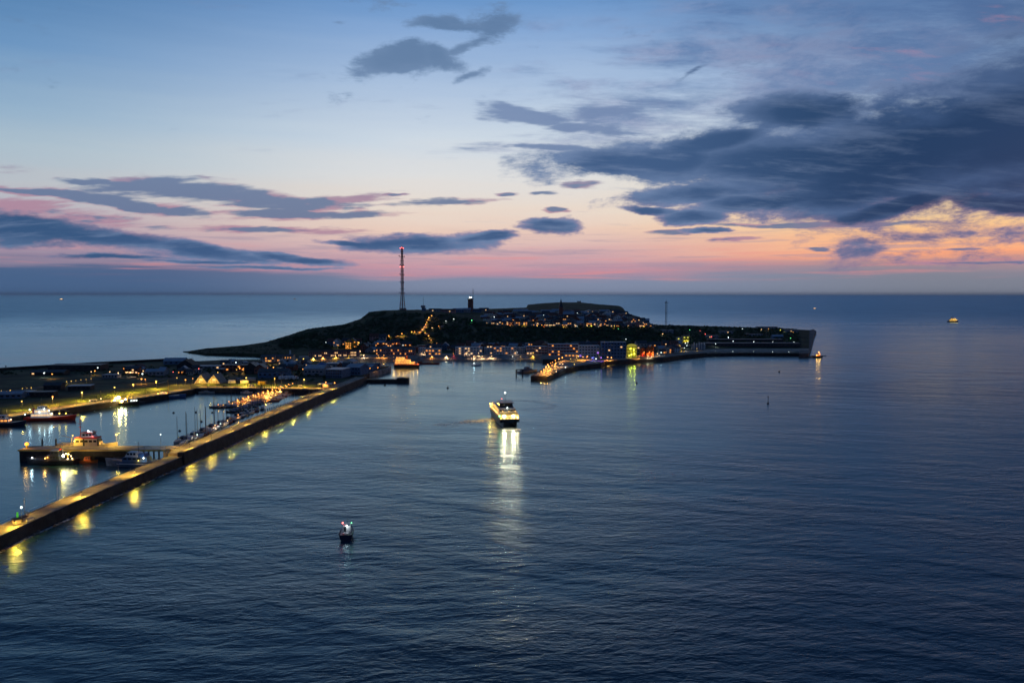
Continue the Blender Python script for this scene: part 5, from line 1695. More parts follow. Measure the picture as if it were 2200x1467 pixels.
def building(label, p, rz, w, d, h, roof='gable', rh=2.6, wall='cream', rm='slate', rows=1, cols=3, lit=.3, litm='win_warm', group=None, name='house', cat='house', chimney=True, ridge='x', side=True, balcony=False, wh=1.35, ww=None):
    o = thing(name, label, cat, p, rz, group)
    b = MB()
    z0 = -1.5
    if roof == 'flat':
        b.box(-w / 2, w / 2, -d / 2, d / 2, z0, h)
    elif ridge == 'x':
        b.add([(-w / 2, -d / 2, z0), (w / 2, -d / 2, z0), (w / 2, d / 2, z0), (-w / 2, d / 2, z0), (-w / 2, -d / 2, h), (w / 2, -d / 2, h), (w / 2, d / 2, h), (-w / 2, d / 2, h), (-w / 2, 0, h + rh), (w / 2, 0, h + rh)],
              [(0, 3, 2, 1), (0, 1, 5, 4), (2, 3, 7, 6), (1, 2, 6, 9, 5), (3, 0, 4, 8, 7), (4, 5, 9, 8), (6, 7, 8, 9)])
    else:
        b.add([(-w / 2, -d / 2, z0), (w / 2, -d / 2, z0), (w / 2, d / 2, z0), (-w / 2, d / 2, z0), (-w / 2, -d / 2, h), (w / 2, -d / 2, h), (w / 2, d / 2, h), (-w / 2, d / 2, h), (0, -d / 2, h + rh), (0, d / 2, h + rh)],
              [(0, 3, 2, 1), (1, 2, 6, 5), (3, 0, 4, 7), (0, 1, 5, 8, 4), (2, 3, 7, 9, 6), (4, 8, 9, 7), (5, 6, 9, 8)])
    b.ob('wall', wall, o)
    r = MB()
    ov, th = .45, .28
    if roof == 'flat':
        r.box(-w / 2 - .25, w / 2 + .25, -d / 2 - .25, d / 2 + .25, h, h + .4)
    else:
        if ridge == 'x':
            a, c_ = w / 2 + ov, d / 2 + ov
            e = h - rh * ov / (d / 2)
            prof = [(-c_, e), (0, h + rh), (c_, e), (c_, e + th), (0, h + rh + th * 1.3), (-c_, e + th)]
            vs_ = [(-a, y, z) for y, z in prof] + [(a, y, z) for y, z in prof]
        else:
            a, c_ = d / 2 + ov, w / 2 + ov
            e = h - rh * ov / (w / 2)
            prof = [(-c_, e), (0, h + rh), (c_, e), (c_, e + th), (0, h + rh + th * 1.3), (-c_, e + th)]
            vs_ = [(y, -a, z) for y, z in prof] + [(y, a, z) for y, z in prof]
        r.add(vs_, [(i, (i + 1) % 6, (i + 1) % 6 + 6, i + 6) for i in range(6)] + [(0, 5, 4, 1), (1, 4, 3, 2), (6, 7, 10, 11), (7, 8, 9, 10)])
    ro = r.ob('roof', rm, o)
    if chimney and roof != 'flat':
        put('chimney', cached('chim', lambda: MB().box(-.35, .35, -.35, .35, 0, 1.9), 'brick'), ro, (w * .22, .4, h + rh * .6))
    fh = h / rows
    pw = w / cols
    ww_ = ww or min(pw * .55, 2.2)
    for j in range(rows):
        for i in range(cols):
            l_ = random.random() < lit
            m_ = litm if l_ else 'glass'
            put('window', win_me(ww_, min(wh, fh * .6), m_), o, (-w / 2 + pw * (i + .5), -d / 2 - .03, fh * (j + .55)))
        if balcony:
            put('balcony', cached(('balc', round(w, 1)), lambda: MB().box(-w / 2, w / 2, -1.2, -.02, -.15, .0).box(-w / 2, w / 2, -1.22, -1.12, .0, .8), 'white'), o, (0, -d / 2, fh * j + .2 + (.3 if j else .1)))
    if side:
        put('window', win_me(1.1, 1.2, litm if random.random() < lit * .6 else 'glass', 'y'), o, (w / 2 + .03, -d * .15, fh * .55))
        put('door', cached('door', lambda: MB().box(-.5, .5, -.06, .06, 0, 2.1), 'wood'), o, (w / 2 - pw * .02 - .7, -d / 2 - .02, 0.05)) if pw > 2.4 else None
    return o

def gpos(px, py, on):
    if on == 'T':
        return ter(px, py)
    p = P(px, py, on)
    return p

def mpp(p):      # metres per picture pixel there
    return p.length / F_PX

# ---- upper town: irregular rows on the plateau
random.seed(42)
def town_row(y0, y1, x0, x1, step, who, group, wr, hr, litp, on='T', jit=1.2, dm=(8, 11), roofs=('slate', 'slate', 'tile', 'metal_roof'), walls=('cream', 'white', 'grey', 'pink_wall', 'brick', 'blue_wall'), rows_=(1, 2), gable=.25, litm=('win_warm', 'win_amber')):
    x = x0
    i = 0
    while x < x1:
        t = (x - x0) / (x1 - x0)
        py = (y0 + (y1 - y0) * t if not isinstance(y0, list) else interp(y0, x)) + random.uniform(-jit, jit)
        p = gpos(x, py, on)
        w = random.uniform(*wr)
        rws = random.choice(rows_)
        h = hr * rws * random.uniform(.9, 1.1)
        building(who.replace('#', ordw(i)), p, random.uniform(-.3, .3), w, random.uniform(*dm), h, 'gable' if random.random() < .88 else 'flat', random.uniform(2.2, 4.0), random.choice(walls), random.choice(roofs), rws, max(2, int(w / 3)),
                 litp, random.choice(litm), group, ridge='y' if random.random() < gable else 'x')
        x += step * random.uniform(.8, 1.25)
        i += 1

town_row(696, 700, 1050, 1135, 7.5, '# cliff-edge house of the upper town counted from its western end', 'houses on the western cliff edge', (8, 12), 2.9, .45, walls=('white', 'cream', 'pink_wall', 'cream'), jit=.8)
town_row(700, 700.5, 1150, 1225, 9, '# lit house behind the cliff promenade from the left, below the church', 'houses behind the cliff promenade', (9, 13), 2.8, .35, jit=.4)
town_row(701, 702, 1240, 1400, 8.5, '# house from the left on the eastern cliff edge right of the church', 'houses on the eastern cliff edge', (9, 15), 2.9, .3, jit=.8, walls=('white', 'cream', 'pink_wall', 'grey'))
town_row(690, 692, 1045, 1395, 8.2, '# house from the left in the second row of the upper town', 'houses in the second upper row', (9, 13), 2.8, .10)
town_row(684, 686, 1040, 1375, 8.5, '# house from the left in the third row of the upper town', 'houses in the third upper row', (10, 14), 2.8, .07)
town_row(678.5, 680, 1050, 1350, 9, '# house from the left in the fourth row of the upper town', 'houses in the fourth upper row', (11, 16), 2.8, .05, jit=.8)
town_row(673, 674, 1080, 1345, 11, '# far house from the left in the rear row of the upper town', 'houses in the rear upper row', (14, 22), 2.8, .05, jit=.6, roofs=('slate', 'metal_roof'))
# long buildings near the lighthouse
for i, (x, y, w, h, wl, rm_) in enumerate([(960, 671, 34, 4, 'pink_wall', 'tile'), (985, 670.5, 22, 5, 'blue_wall', 'metal_roof'), (1003, 671, 16, 6, 'grey', 'metal_roof'), (1025, 671, 18, 5, 'blue_wall', 'slate'), (1040, 668, 20, 4, 'grey', 'slate'), (935, 669, 24, 3, 'grey', 'slate')]):
    building(ordw(i) + ' low plateau building from the left around the lighthouse, ' + ['rose walled', 'blue boarded', 'grey', 'blue boarded with slate roof', 'grey with slate roof', 'grey and lowest'][i], ter(x, y), random.uniform(-.15, .15), w, 9, h, 'gable', 2.5, wl, rm_, 1, 5, .08, 'win_warm', 'low plateau buildings')

# long lit row under the grassy plateau
for i, (x, w, lit_) in enumerate([(1190, 32, .35), (1225, 40, .3)]):
    building(['long low block left of the church spire foot', 'long low block right of the church spire foot'][i], ter(x, 671.5), 0, w, 10, 4.5, 'gable', 2, 'pink_wall' if i else 'cream', 'tile', 1, 8, lit_, 'win_warm')

# ---- lower town: hotels along the promenade
def hotel(label, px0, px1, py, h, rows, wall='white', lit=.3, litm='win_warm', roof='flat', rm='pale_roof', on='T', rot=0.0, d=13, balcony=True, group='hotels along the promenade', cols=None, rh=2.5, cat='hotel'):
    p0 = gpos((px0 + px1) / 2, py, on)
    w = (px1 - px0) * mpp(p0)
    return building(label, p0 + Vector((0, d / 2, 0)), rot, w, d, h, roof, rh, wall, rm, rows, cols or max(3, int(w / 3.6)), lit, litm, group, 'hotel_building', cat, False, 'x', False, balcony, 1.5)

hotel('yellow-lit low restaurant with a bright front left of the small red lamp', 913, 947, 763.5, 8, 2, 'cream', .75, 'win_amber')
hotel('narrow white guest house left of the yellow-lit restaurant', 899, 912, 762.5, 9, 3, 'white', .2)
hotel('hotel with two balcony floors and a yellow shop window', 978, 1036, 762, 9.5, 3, 'white', .28)
hotel('hotel with a long amber-lit ground floor terrace', 1060, 1110, 761.5, 9.5, 3, 'white', .35, 'win_amber')
hotel('darker balcony block right of the amber-lit terrace', 1040, 1058, 761, 8, 3, 'grey', .1)
hotel('slim grey hotel section with few lit windows', 1112, 1128, 761, 8.5, 3, 'grey', .1)
hotel('rose-coloured balcony hotel before the landing quay', 1131, 1176, 762, 10.5, 3, 'pink_wall', .16)
hotel('tall hotel with lit roof terrace above the landing quay', 1178, 1243, 765, 15, 4, 'pink_wall', .35, 'win_amber')
hotel('violet-tinted balcony hotel left of the dark block', 1244, 1288, 767.5, 14.5, 4, 'white', .14, 'win_purple')
hotel('large dark hotel block with purple-lit corner', 1293, 1345, 770, 20, 5, 'blue_wall', .10, 'win_warm', balcony=False)
hotel('low bright shop with orange front before the tall hotel', 1213, 1243, 768.5, 5.0, 1, 'cream', .95, 'win_amber', balcony=False, d=8)
for i, (x0, x1, h) in enumerate([(663, 690, 6), (692, 716, 6), (718, 744, 6.2), (746, 768, 6.4)]):
    hotel(ordw(i) + ' red terrace house block from the left along the western promenade', x0, x1, 767 - i * .5, h, 2, 'pink_wall', .35, 'win_warm', 'gable', 'tile', balcony=False, group='red terrace blocks', cat='house', cols=7, rh=2)
for i, (x0, x1, h) in enumerate([(807, 832, 8.5), (834, 862, 8.5), (864, 890, 7.5)]):
    hotel(['left', 'middle', 'right'][i] + ' terrace block behind the orange-lit ship', x0, x1, 763.5, h, 2, 'pink_wall', .5 if i < 2 else .1, 'win_amber', 'gable', 'slate', balcony=False, group='terrace blocks behind the orange ship', cat='house', cols=6, rh=1.6)
for i, (x0, x1, y) in enumerate([(560, 588, 778), (590, 606, 777), (612, 628, 776.5)]):
    hotel(['long yellow-lit block at the western end of the terrace', 'small dark block beside the yellow-lit one', 'orange-lit house before the dark western slope'][i], x0, x1, y, 6, 2, 'cream', .7 if i != 1 else .1, 'win_amber', 'gable', 'slate', on=LZ, balcony=False, group='blocks at the western terrace end', cat='house', cols=6, rh=2)

# gabled white fishermen's huts and back rows
town_row(755.5, 754, 785, 900, 8.5, '# small house from the left behind the terrace blocks', 'small houses behind the terrace', (7, 9), 2.8, .12, jit=1.6)
town_row(745, 742, 790, 880, 13, '# garden house from the left under the level cliff path', 'garden houses under the cliff path', (9, 12), 2.8, .3, jit=2)
town_row(752, 751, 905, 1290, 10.5, '# back-row house from the left behind the promenade hotels', 'back-row houses behind the hotels', (9, 13), 3.1, .08, jit=.8, walls=('grey', 'blue_wall', 'cream', 'brick'))
town_row(746.5, 745, 1010, 1300, 12.5, '# rearmost lower-town house from the left at the foot of the slope', 'rearmost houses under the slope', (9, 13), 2.8, .04, jit=.8, walls=('grey', 'blue_wall', 'brick'))
town_row(752, 744, 1385, 1470, 9, '# house from the left around the lit village street', 'houses around the village street', (9, 13), 2.9, .22, jit=3.5)
town_row(759, 755, 1422, 1462, 9, '# front house from the left below the village street', 'front houses below the village street', (8, 11), 2.9, .25, jit=1)
# western gabled villa group, brightly lit
for i, (x, y, h, wl, lt, r_) in enumerate([(742, 745, 8, 'cream', .2, 'x'), (750, 749, 9, 'yellow', .9, 'y'), (758, 747, 9.5, 'yellow', .8, 'y'), (769, 742, 6, 'cream', .5, 'x'), (724, 744, 7, 'white', .4, 'y'), (711, 742, 6, 'blue_wall', 0, 'x'), (783, 756, 8, 'brick', .2, 'y'), (804, 731, 6, 'pink_wall', .05, 'x'), (820, 731, 5, 'grey', 0, 'x')]):
    building(['pale villa left of the glowing orange house', 'glowing orange gabled house under the western slope', 'second glowing gabled house with the taller roof', 'small villa right of the glowing houses', 'white narrow house with two stacked lit windows', 'dark blue bungalow left of the white narrow house', 'red brick gabled house above the terrace lamps', 'rose house high up below the level cliff path', 'grey house high up below the level cliff path'][i],
             ter(x, y), random.uniform(-.2, .2), 9 if i < 7 else 13, 9, h, 'gable', 4, wl, 'tile' if i % 2 else 'slate', 3 if h > 7 else 2, 3, lt, 'win_amber', 'villas under the western slope', ridge=r_)
for x, y, c_, p_ in ((748, 748, 'amber', 2600), (757, 746, 'amber', 2200)):
    g = ter(x, y + 2)
    street_lamp(g + Vector((0, -7, 0)), 4, c_, p_, 'amber garden lamp in front of the ' + ('first' if x < 750 else 'second') + ' glowing gabled house', 'garden lamps of the glowing houses', .55)

# yellow-lit cylinder hall
def at_t(px, py, dz=0):
    return ter(px, py) + Vector((0, 0, dz))
p = at_t(1360, 768)
cy = thing('round_hall', 'round glass-fronted hall glowing greenish yellow on the eastern promenade', 'building', p + Vector((0, 8, 0)))
k = mpp(p)
rr = 11 * k
MB().lathe([(rr, -1), (rr, 13.5), (rr * .9, 15), (rr * .5, 16.4), (.1, 16.8)], (0, 0, 0), 24).ob('wall', mat('hall_glass', (.5, .5, .2), emit=(.85, .72, .03), es=.3), cy)
for j in range(4):
    MB().lathe([(rr + .25, 0), (rr + .25, .7)], (0, 0, .6 + j * 4.1), 24).ob('floor_band', 'slate', cy)
for i in range(12):
    t = 2 * math.pi * i / 12
    MB().bar((math.cos(t) * (rr + .2), math.sin(t) * (rr + .2), 0), (math.cos(t) * (rr + .2), math.sin(t) * (rr + .2), 13.4), .28, 4).ob('column', 'dark', cy)
for x, z in ((-3, 11), (1.5, 9.5), (-1.5, 4), (2.5, 4.5), (-4, 2)):
    glow(cy, (x, -math.sqrt(max(.1, rr * rr - x * x)) - .5, z), 'yellow', 700, .6, .3, (0, -1.5, 0))
b_ = building('tall dark slab building right behind the round yellow hall', at_t(1373, 766) + Vector((6, 22, 0)), .1, 14, 12, 16, 'gable', 3, 'grey', 'slate', 4, 3, .05, 'win_warm', None, 'slab_building', 'building')
for i, (x, h) in enumerate([(1382, 9), (1394, 10), (1401, 11)]):
    p = at_t(x, 765)
    building(['left', 'middle', 'right'][i] + ' gabled hut with an orange-red glowing front by the promenade', p + Vector((0, 6, 0)), 0, 5.4, 11, h, 'gable', 3, 'orange', 'slate', 3, 2, .2, 'win_amber', 'red-lit gabled huts', ridge='y')
    street_lamp(p + Vector((0, -1.6, 0)), 3.4, 'red' if i < 2 else 'amber', 900, ['left', 'middle', 'right'][i] + ' facade lamp washing the red-lit gabled huts', 'facade lamps of the red-lit huts', .3)
    street_lamp(p + Vector((1.2, -1.6, 0)), 5.4, 'amber', 900, ['left', 'middle', 'right'][i] + ' upper facade lamp on the red-lit gabled huts', 'upper facade lamps of the huts', .4)

# hotel complex with two yellow-lit gables, white hall
for i, (x, y, w, h, lt, lm) in enumerate([(1460, 737, 9, 9, .7, 'win_yellow'), (1473, 735, 11, 10, .9, 'win_yellow')]):
    if 'win_yellow' not in M:
        pass
    building(['left', 'right'][i] + ' yellow-lit square house above the village street', ter(x, y), 0, w, 10, h, 'flat', 2, 'yellow' if i else 'cream', 'slate', 2, 2, lt, lm, 'yellow-lit houses above the street')
    street_lamp(ter(x, y) + Vector((0, -7.5, 0)), 4, 'yellow', 1200, ['left', 'right'][i] + ' facade lamp of the yellow-lit square houses', 'facade lamps of the yellow houses', .35)
building('long white roofed hall alone in the dark above the street', ter(1431, 714), .1, 26, 10, 4, 'flat', 2, 'grey', 'pale_roof', 1, 8, .0, 'win_cool', None, 'hall', 'hall')
o = thing('fin_building', 'pale building with tall white fins at the start of the sea wall terrace', 'building', at_t(1503, 751))
MB().box(-9, 9, 0, 10, -1, 7).ob('wall', 'grey', o)
for i in range(5):
    MB().box(-8 + i * 3.6, -7.2 + i * 3.6, -2.2, 0, 0, 10.5 - (i % 2) * 1.5).ob('fin', 'white', o)
MB().box(-9.4, 9.4, -.3, 10.4, 7, 7.5).ob('roof', 'slate', o)
street_lamp(at_t(1498, 753.5), 3, 'sodium', 500, 'warm lamp at the foot of the white fins', 'lamps at the white fins', .3)
# swimming hall terrace
o = building('long low swimming hall with a flat dark roof behind the eastern sea wall', at_t(1610, 744), 0, 150, 20, 5.0, 'flat', 2, 'dark', 'slate', 1, 26, .03, 'win_warm', None, 'swimming_hall', 'hall', wh=2.2)
o = building('second low hall behind the swimming hall terrace', at_t(1600, 735), 0, 120, 16, 4.6, 'flat', 2, 'dark', 'slate', 1, 14, .05, 'win_cool', None, 'low_hall', 'hall')
building('blue-roofed pavilion near the eastern quay', ter(1670, 727), 0, 18, 12, 4, 'gable', 2.5, 'blue_wall', 'metal_roof', 1, 4, 0, 'win_warm', None, 'pavilion', 'pavilion')
for i, (x, y, w, h) in enumerate([(1647, 706, 44, 4), (1560, 716, 26, 4), (1530, 727, 20, 5), (1700, 714, 26, 5), (1620, 722, 30, 4)]):
    building(['flat-roofed block on the north-eastern skyline', 'low dark lodge in the park left', 'dark lodge above the fin building', 'dark hall by the eastern quay with amber lamps', 'dark sports hall in the middle of the park'][i], ter(x, y), 0, w, 12, h, 'flat', 2, 'grey', 'slate', 1, 6, .04, 'win_warm', 'blocks in the north-eastern park', 'park_building', 'building')
o = thing('terrace_railing', 'long pale railing on the eastern sea wall terrace', 'railing', at_t(1620, 757))
mbp = MB()
mbp.bar((-85, 0, 1.1), (85, 0, 1.1), .12)
for i in range(40):
    mbp.bar((-85 + i * 4.3, 0, -.3), (-85 + i * 4.3, 0, 1.1), .07)
mbp.ob('rail', 'white', o)

# ---- harbour land: halls and sheds
def shed(label, px, py, wpx, h, d, roof='gable', wall='grey', rm='slate', lit=.1, rot=0.0, rows=1, cols=4, rh=2.4, litm='win_warm', group='sheds and halls on the harbour land', ridge='x', name='harbour_shed', cat='shed'):
    p = P(px, py, LZ)
    return building(label, p + Vector((0, d / 2, 0)), rot, wpx * mpp(p), d, h, roof, rh, wall, rm, rows, cols, lit, litm, group, name, cat, False, ridge, False)

# twin gabled glass hall
p = P(446, 824, LZ)
k = mpp(p)
tw = thing('twin_gable_hall', 'twin-gabled pale hall with white framed fronts glowing by the quay', 'hall', p + Vector((0, 8, 0)))
for s_, pw_ in ((-1, 0), (1, 1)):
    cx_ = s_ * 13 * k
    hw_ = 12.6 * k
    hgt = 17.5 * k
    b = MB()
    b.add([(cx_ - hw_, -8, .0), (cx_ + hw_, -8, .0), (cx_, -8, hgt), (cx_ - hw_, 8, .0), (cx_ + hw_, 8, .0), (cx_, 8, hgt)], [(0, 1, 2), (3, 5, 4), (0, 3, 4, 1)])
    b.ob('glazed_front', 'cream', tw)
    b = MB()
    for (x0_, z0_), (x1_, z1_) in (((cx_ - hw_ - .5, -.3), (cx_, hgt + .3)), ((cx_, hgt + .3), (cx_ + hw_ + .5, -.3))):
        b.add([(x0_, -9, z0_), (x1_, -9, z1_), (x1_, 9, z1_), (x0_, 9, z0_), (x0_, -9, z0_ + .5), (x1_, -9, z1_ + .5), (x1_, 9, z1_ + .5), (x0_, 9, z0_ + .5)], [(0, 1, 2, 3), (4, 7, 6, 5), (0, 4, 5, 1), (2, 6, 7, 3), (1, 5, 6, 2), (0, 3, 7, 4)])
    b.ob('roof', 'slate', tw)
    for z_ in (.35, .55):
        wd_ = hw_ * (1 - z_)
        MB().box(cx_ - wd_, cx_ + wd_, -8.25, -8.02, hgt * z_, hgt * z_ + .35).ob('frame_bar', 'white', tw)
    for s2_ in (-1, 1):
        MB().bar((cx_ + s2_ * hw_, -9.1, .1), (cx_, -9.1, hgt + .2), .35).ob('barge_board', 'white', tw)
    for i in range(4):
        x_ = cx_ - hw_ * .6 + hw_ * .4 * i
        MB().box(x_ - .1, x_ + .1, -8.2, -8.03, 0, hgt * .35).ob('mullion', 'white', tw)
    put('window', win_me(hw_ * .5, 2.0, 'win_warm'), tw, (cx_, -8.1, hgt * .45))
for i, x in enumerate((436, 458)):
    q = P(x, 824, LZ) + Vector((0, -7.5, 0))
    street_lamp(q, 2.6, 'sodium', 3800, ['left', 'right'][i] + ' front lamp of the twin-gabled hall', 'front lamps of the twin-gabled hall', .22, 'globe', cone=None)

# containers and vehicles in front
for i, (x, w, m_) in enumerate([(499, 16, 'white'), (526, 17, 'white'), (563, 17, 'yellow'), (515, 14, 'grey'), (541, 18, 'metal_roof')]):
    y = [823, 823.5, 826, 818, 818][i]
    p = P(x, y, LZ)
    w_ = w * mpp(p)
    o = thing('shipping_container' if i != 2 else 'box_trailer', ['white container on the quay left of the other white one', 'second white container on the quay, nearest the lamp', 'long yellow-green trailer parked on the quay', 'grey container behind the two white ones', 'pale blue container behind the yellow-green trailer'][i], 'container' if i != 2 else 'trailer', p, R([0, 0, -2, 0, 0][i]), 'boxes parked on the north quay')
    MB().box(-w_ / 2, w_ / 2, -1.3, 1.3, .15, 2.9).ob('body', m_, o)
    for j in range(int(w_ / .9)):
        pass
    b = MB()
    for j in range(int(w_ / .6)):
        b.box(-w_ / 2 + .15 + j * .6, -w_ / 2 + .4 + j * .6, -1.37, -1.29, .3, 2.75)
    b.ob('corrugation', m_, o)
    b = MB()
    for xx in (-w_ / 2 + .1, w_ / 2 - .1):
        b.box(xx - .1, xx + .1, -1.4, 1.4, 0, 3.0)
    b.ob('corner_post', 'steel', o)
# kiosk with the orange light at the breakwater root
p = P(699, 832.5, LZ)
kq = thing('kiosk', 'small open kiosk with a wide canopy glowing orange near the breakwater root', 'kiosk', p)
MB().box(-2.6, 2.6, 0, 4, 0, 3.2).ob('wall', 'cream', kq)
put('window', win_me(4.2, 1.7, 'win_amber'), kq, (0, -.04, 1.8))
MB().box(-6, 6, -3.2, 5, 3.2, 3.5).ob('canopy', 'pale_roof', kq)
for x in (-5.6, 5.6):
    MB().bar((x, -3, 0), (x, -3, 3.2), .1).ob('post', 'steel', kq)
glow(kq, (0, -1.4, 2.9), 'amber', 1900, .4, .3, (0, -.3, -.5))
glow(kq, (0, 2, 4.4), 'amber', 200, .4)
street_lamp(P(719, 830, LZ), 3.2, 'amber', 1200, 'orange lamp just right of the glowing kiosk', 'lamps by the kiosk', .5)
street_lamp(P(692, 845, 4.2), 1.2, 'green', 12, 'tiny greenish light low on the breakwater root', 'small lights by the kiosk', .3)
for i, (x, y, m_) in enumerate([(709, 838.5, 'red'), (646, 831, 'white'), (624, 830.5, 'dark'), (603, 830, 'blue'), (540, 829.5, 'white'), (484, 831, 'dark')]):
    p = P(x, y, LZ)
    o = thing('parked_car', ['red car parked just below the glowing kiosk', 'white car parked between kiosk and boat sheds', 'dark car left of the parked white one', 'blue car on the quay near the pontoon head', 'white car right of the second white container', 'dark car left of the white containers'][i], 'car', p + Vector((0, 0, .02)), R(random.uniform(-20, 20)), 'cars parked on the north quay')
    MB().add([(-2.1, -.85, .3), (2.1, -.85, .3), (2.1, .85, .3), (-2.1, .85, .3), (-2.1, -.85, .85), (2.1, -.8, .75), (2.1, .8, .75), (-2.1, .85, .85), (-1.6, -.7, 1.4), (.6, -.7, 1.4), (.6, .7, 1.4), (-1.6, .7, 1.4), (1.2, -.8, .85), (1.2, .8, .85)],
              [(0, 3, 2, 1), (0, 1, 5, 12, 4), (3, 7, 13, 6, 2), (1, 2, 6, 5), (0, 4, 7, 3), (4, 12, 9, 8), (7, 11, 10, 13), (8, 9, 10, 11), (4, 8, 11, 7), (12, 13, 10, 9), (12, 5, 6, 13)]).ob('body', m_, o)
    wme = cached('wheel', lambda: MB().bar((0, -.12, 0), (0, .12, 0), .32, 8), 'black')
    for xx in (-1.3, 1.3):
        for yy in (-.8, .8):
            put('wheel', wme, o, (xx, yy, .32))

SH = [  # label, px, py, wpx, h, d, roof, wall, roofmat, lit, rot, rows, cols, rh, litm, ridge
    ('arched timber hall far left of the white floodlight', 398, 793, 34, 4, 16, 'gable', 'dark', 'wood', 0, 0, 1, 4, 6, 'win_warm', 'y'),
    ('long low shed with a pale metal roof right of the arched hall', 446, 793, 64, 3.2, 10, 'flat', 'grey', 'metal_roof', .1, 0, 1, 8, 1, 'win_warm', 'x'),
    ('brick workshop with three chimneys beneath the white floodlight', 505, 797, 56, 6, 12, 'flat', 'brick', 'slate', .12, 0, 2, 7, 1, 'win_amber', 'x'),
    ('gabled boat hall right of the brick workshop', 537, 803, 24, 7, 16, 'gable', 'dark', 'slate', 0, .1, 1, 3, 4, 'win_warm', 'y'),
    ('second gabled boat hall beside the first', 556, 803, 22, 6, 16, 'gable', 'brick', 'slate', 0, .1, 1, 3, 3.4, 'win_warm', 'y'),
    ('large dark boat shed in the middle of the harbour land', 585, 812, 60, 6, 16, 'gable', 'blue_wall', 'slate', .02, 0, 1, 6, 2.6, 'win_warm', 'x'),
    ('white striped-roof hall with the blue dome behind it', 676, 806, 42, 6.4, 20, 'gable', 'grey', 'pale_roof', 0, -.12, 1, 5, 3, 'win_warm', 'x'),
    ('cream gabled hall at the root of the stone quay', 750, 789, 24, 6, 13, 'gable', 'cream', 'pale_roof', .05, -.2, 2, 4, 3, 'win_warm', 'y'),
    ('glass and steel hall with stepped grey front facing the breakwater', 722, 812, 36, 8, 22, 'flat', 'blue_wall', 'metal_roof', .0, -.2, 3, 7, 2, 'win_cool', 'x'),
    ('dark blue hall left of the small stone quay', 764, 806, 32, 8, 20, 'gable', 'blue_wall', 'metal_roof', .02, -.25, 2, 5, 2.6, 'win_cool', 'x'),
    ('white roofed boat store in front of the blue hall', 788, 797, 30, 4.5, 14, 'gable', 'blue_wall', 'pale_roof', .02, -.25, 1, 5, 2.2, 'win_cool', 'x'),
    ('long blue warehouse behind the stone quay', 790, 790.5, 52, 5, 9, 'flat', 'blue_wall', 'slate', .06, 0, 1, 8, 1, 'win_amber', 'x'),
    ('broad dark roofed hall left of the blue warehouse', 722, 791, 44, 5, 14, 'flat', 'grey', 'metal_roof', .03, 0, 1, 6, 1, 'win_warm', 'x'),
    ('long dark hangar by the outer sea wall at the far left', 158, 797, 96, 6, 20, 'flat', 'dark', 'slate', .0, .05, 1, 9, 1, 'win_warm', 'x'),
    ('low shed with two lamps at the far left field', 100, 806, 60, 3, 12, 'gable', 'dark', 'slate', .05, .08, 1, 6, 1.6, 'win_warm', 'x'),
    ('pale roofed low store behind the floodlit work ship', 235, 812, 28, 3, 9, 'flat', 'grey', 'pale_roof', 0, .05, 1, 5, 1, 'win_warm', 'x'),
    ('pale roofed shed beside the orange lamp on the lawn edge', 330, 807, 36, 4, 14, 'gable', 'grey', 'metal_roof', .1, .1, 1, 5, 2, 'win_warm', 'x'),
    ('red brick shed cluster with warm windows left of the arched hall', 282, 803, 26, 5, 10, 'gable', 'brick', 'slate', .5, 0, 2, 4, 2, 'win_warm', 'x'),
    ('blue tent-roofed hall right of the outer hangar', 372, 783, 40, 4, 16, 'gable', 'blue_wall', 'metal_roof', 0, .1, 1, 4, 3, 'win_warm', 'x'),
    ('low pale roofed store at the left edge above the road', 14, 856, 48, 3.4, 10, 'gable', 'blue_wall', 'metal_roof', 0, .15, 1, 5, 1.6, 'win_warm', 'x'),
    ('small flat shed right of the left edge store', 52, 850, 24, 3, 8, 'flat', 'blue_wall', 'metal_roof', 0, .15, 1, 4, 1, 'win_warm', 'x'),
    ('dark garage block above the supply ship', 88, 852, 40, 3.4, 9, 'flat', 'dark', 'slate', 0, .15, 1, 5, 1, 'win_warm', 'x'),
    ('dark depot with pale roof edge above the quay lamps', 168, 838, 40, 3.4, 10, 'flat', 'dark', 'metal_roof', 0, .15, 1, 5, 1, 'win_warm', 'x'),
    ('dark gabled store in the middle of the left lawn', 110, 838, 30, 4, 10, 'gable', 'dark', 'slate', 0, .15, 1, 4, 2, 'win_warm', 'x'),
]
for s in SH:
    shed(s[0], s[1], s[2], s[3], s[4], s[5], s[6], s[7], s[8], s[9], s[10], s[11], s[12], s[13], s[14], ridge=s[15])
# blue dome
p = P(687, 800, LZ)
o = thing('domed_hall', 'round hall under a shallow blue dome behind the striped-roof hall', 'hall', p + Vector((0, 10, 0)))
rr = 12.5 * mpp(p)
MB().lathe([(rr * .96, 0), (rr * .96, 5)], (0, 0, 0), 20).ob('wall', 'grey', o)
MB().lathe([(rr, 5), (rr * .92, 6.6), (rr * .7, 8.2), (rr * .35, 9.2), (.3, 9.5)], (0, 0, 0), 20).ob('dome', 'blue', o)
MB().bar((0, 0, 9.4), (0, 0, 11), .3, 6).ob('finial', 'pale_roof', o)
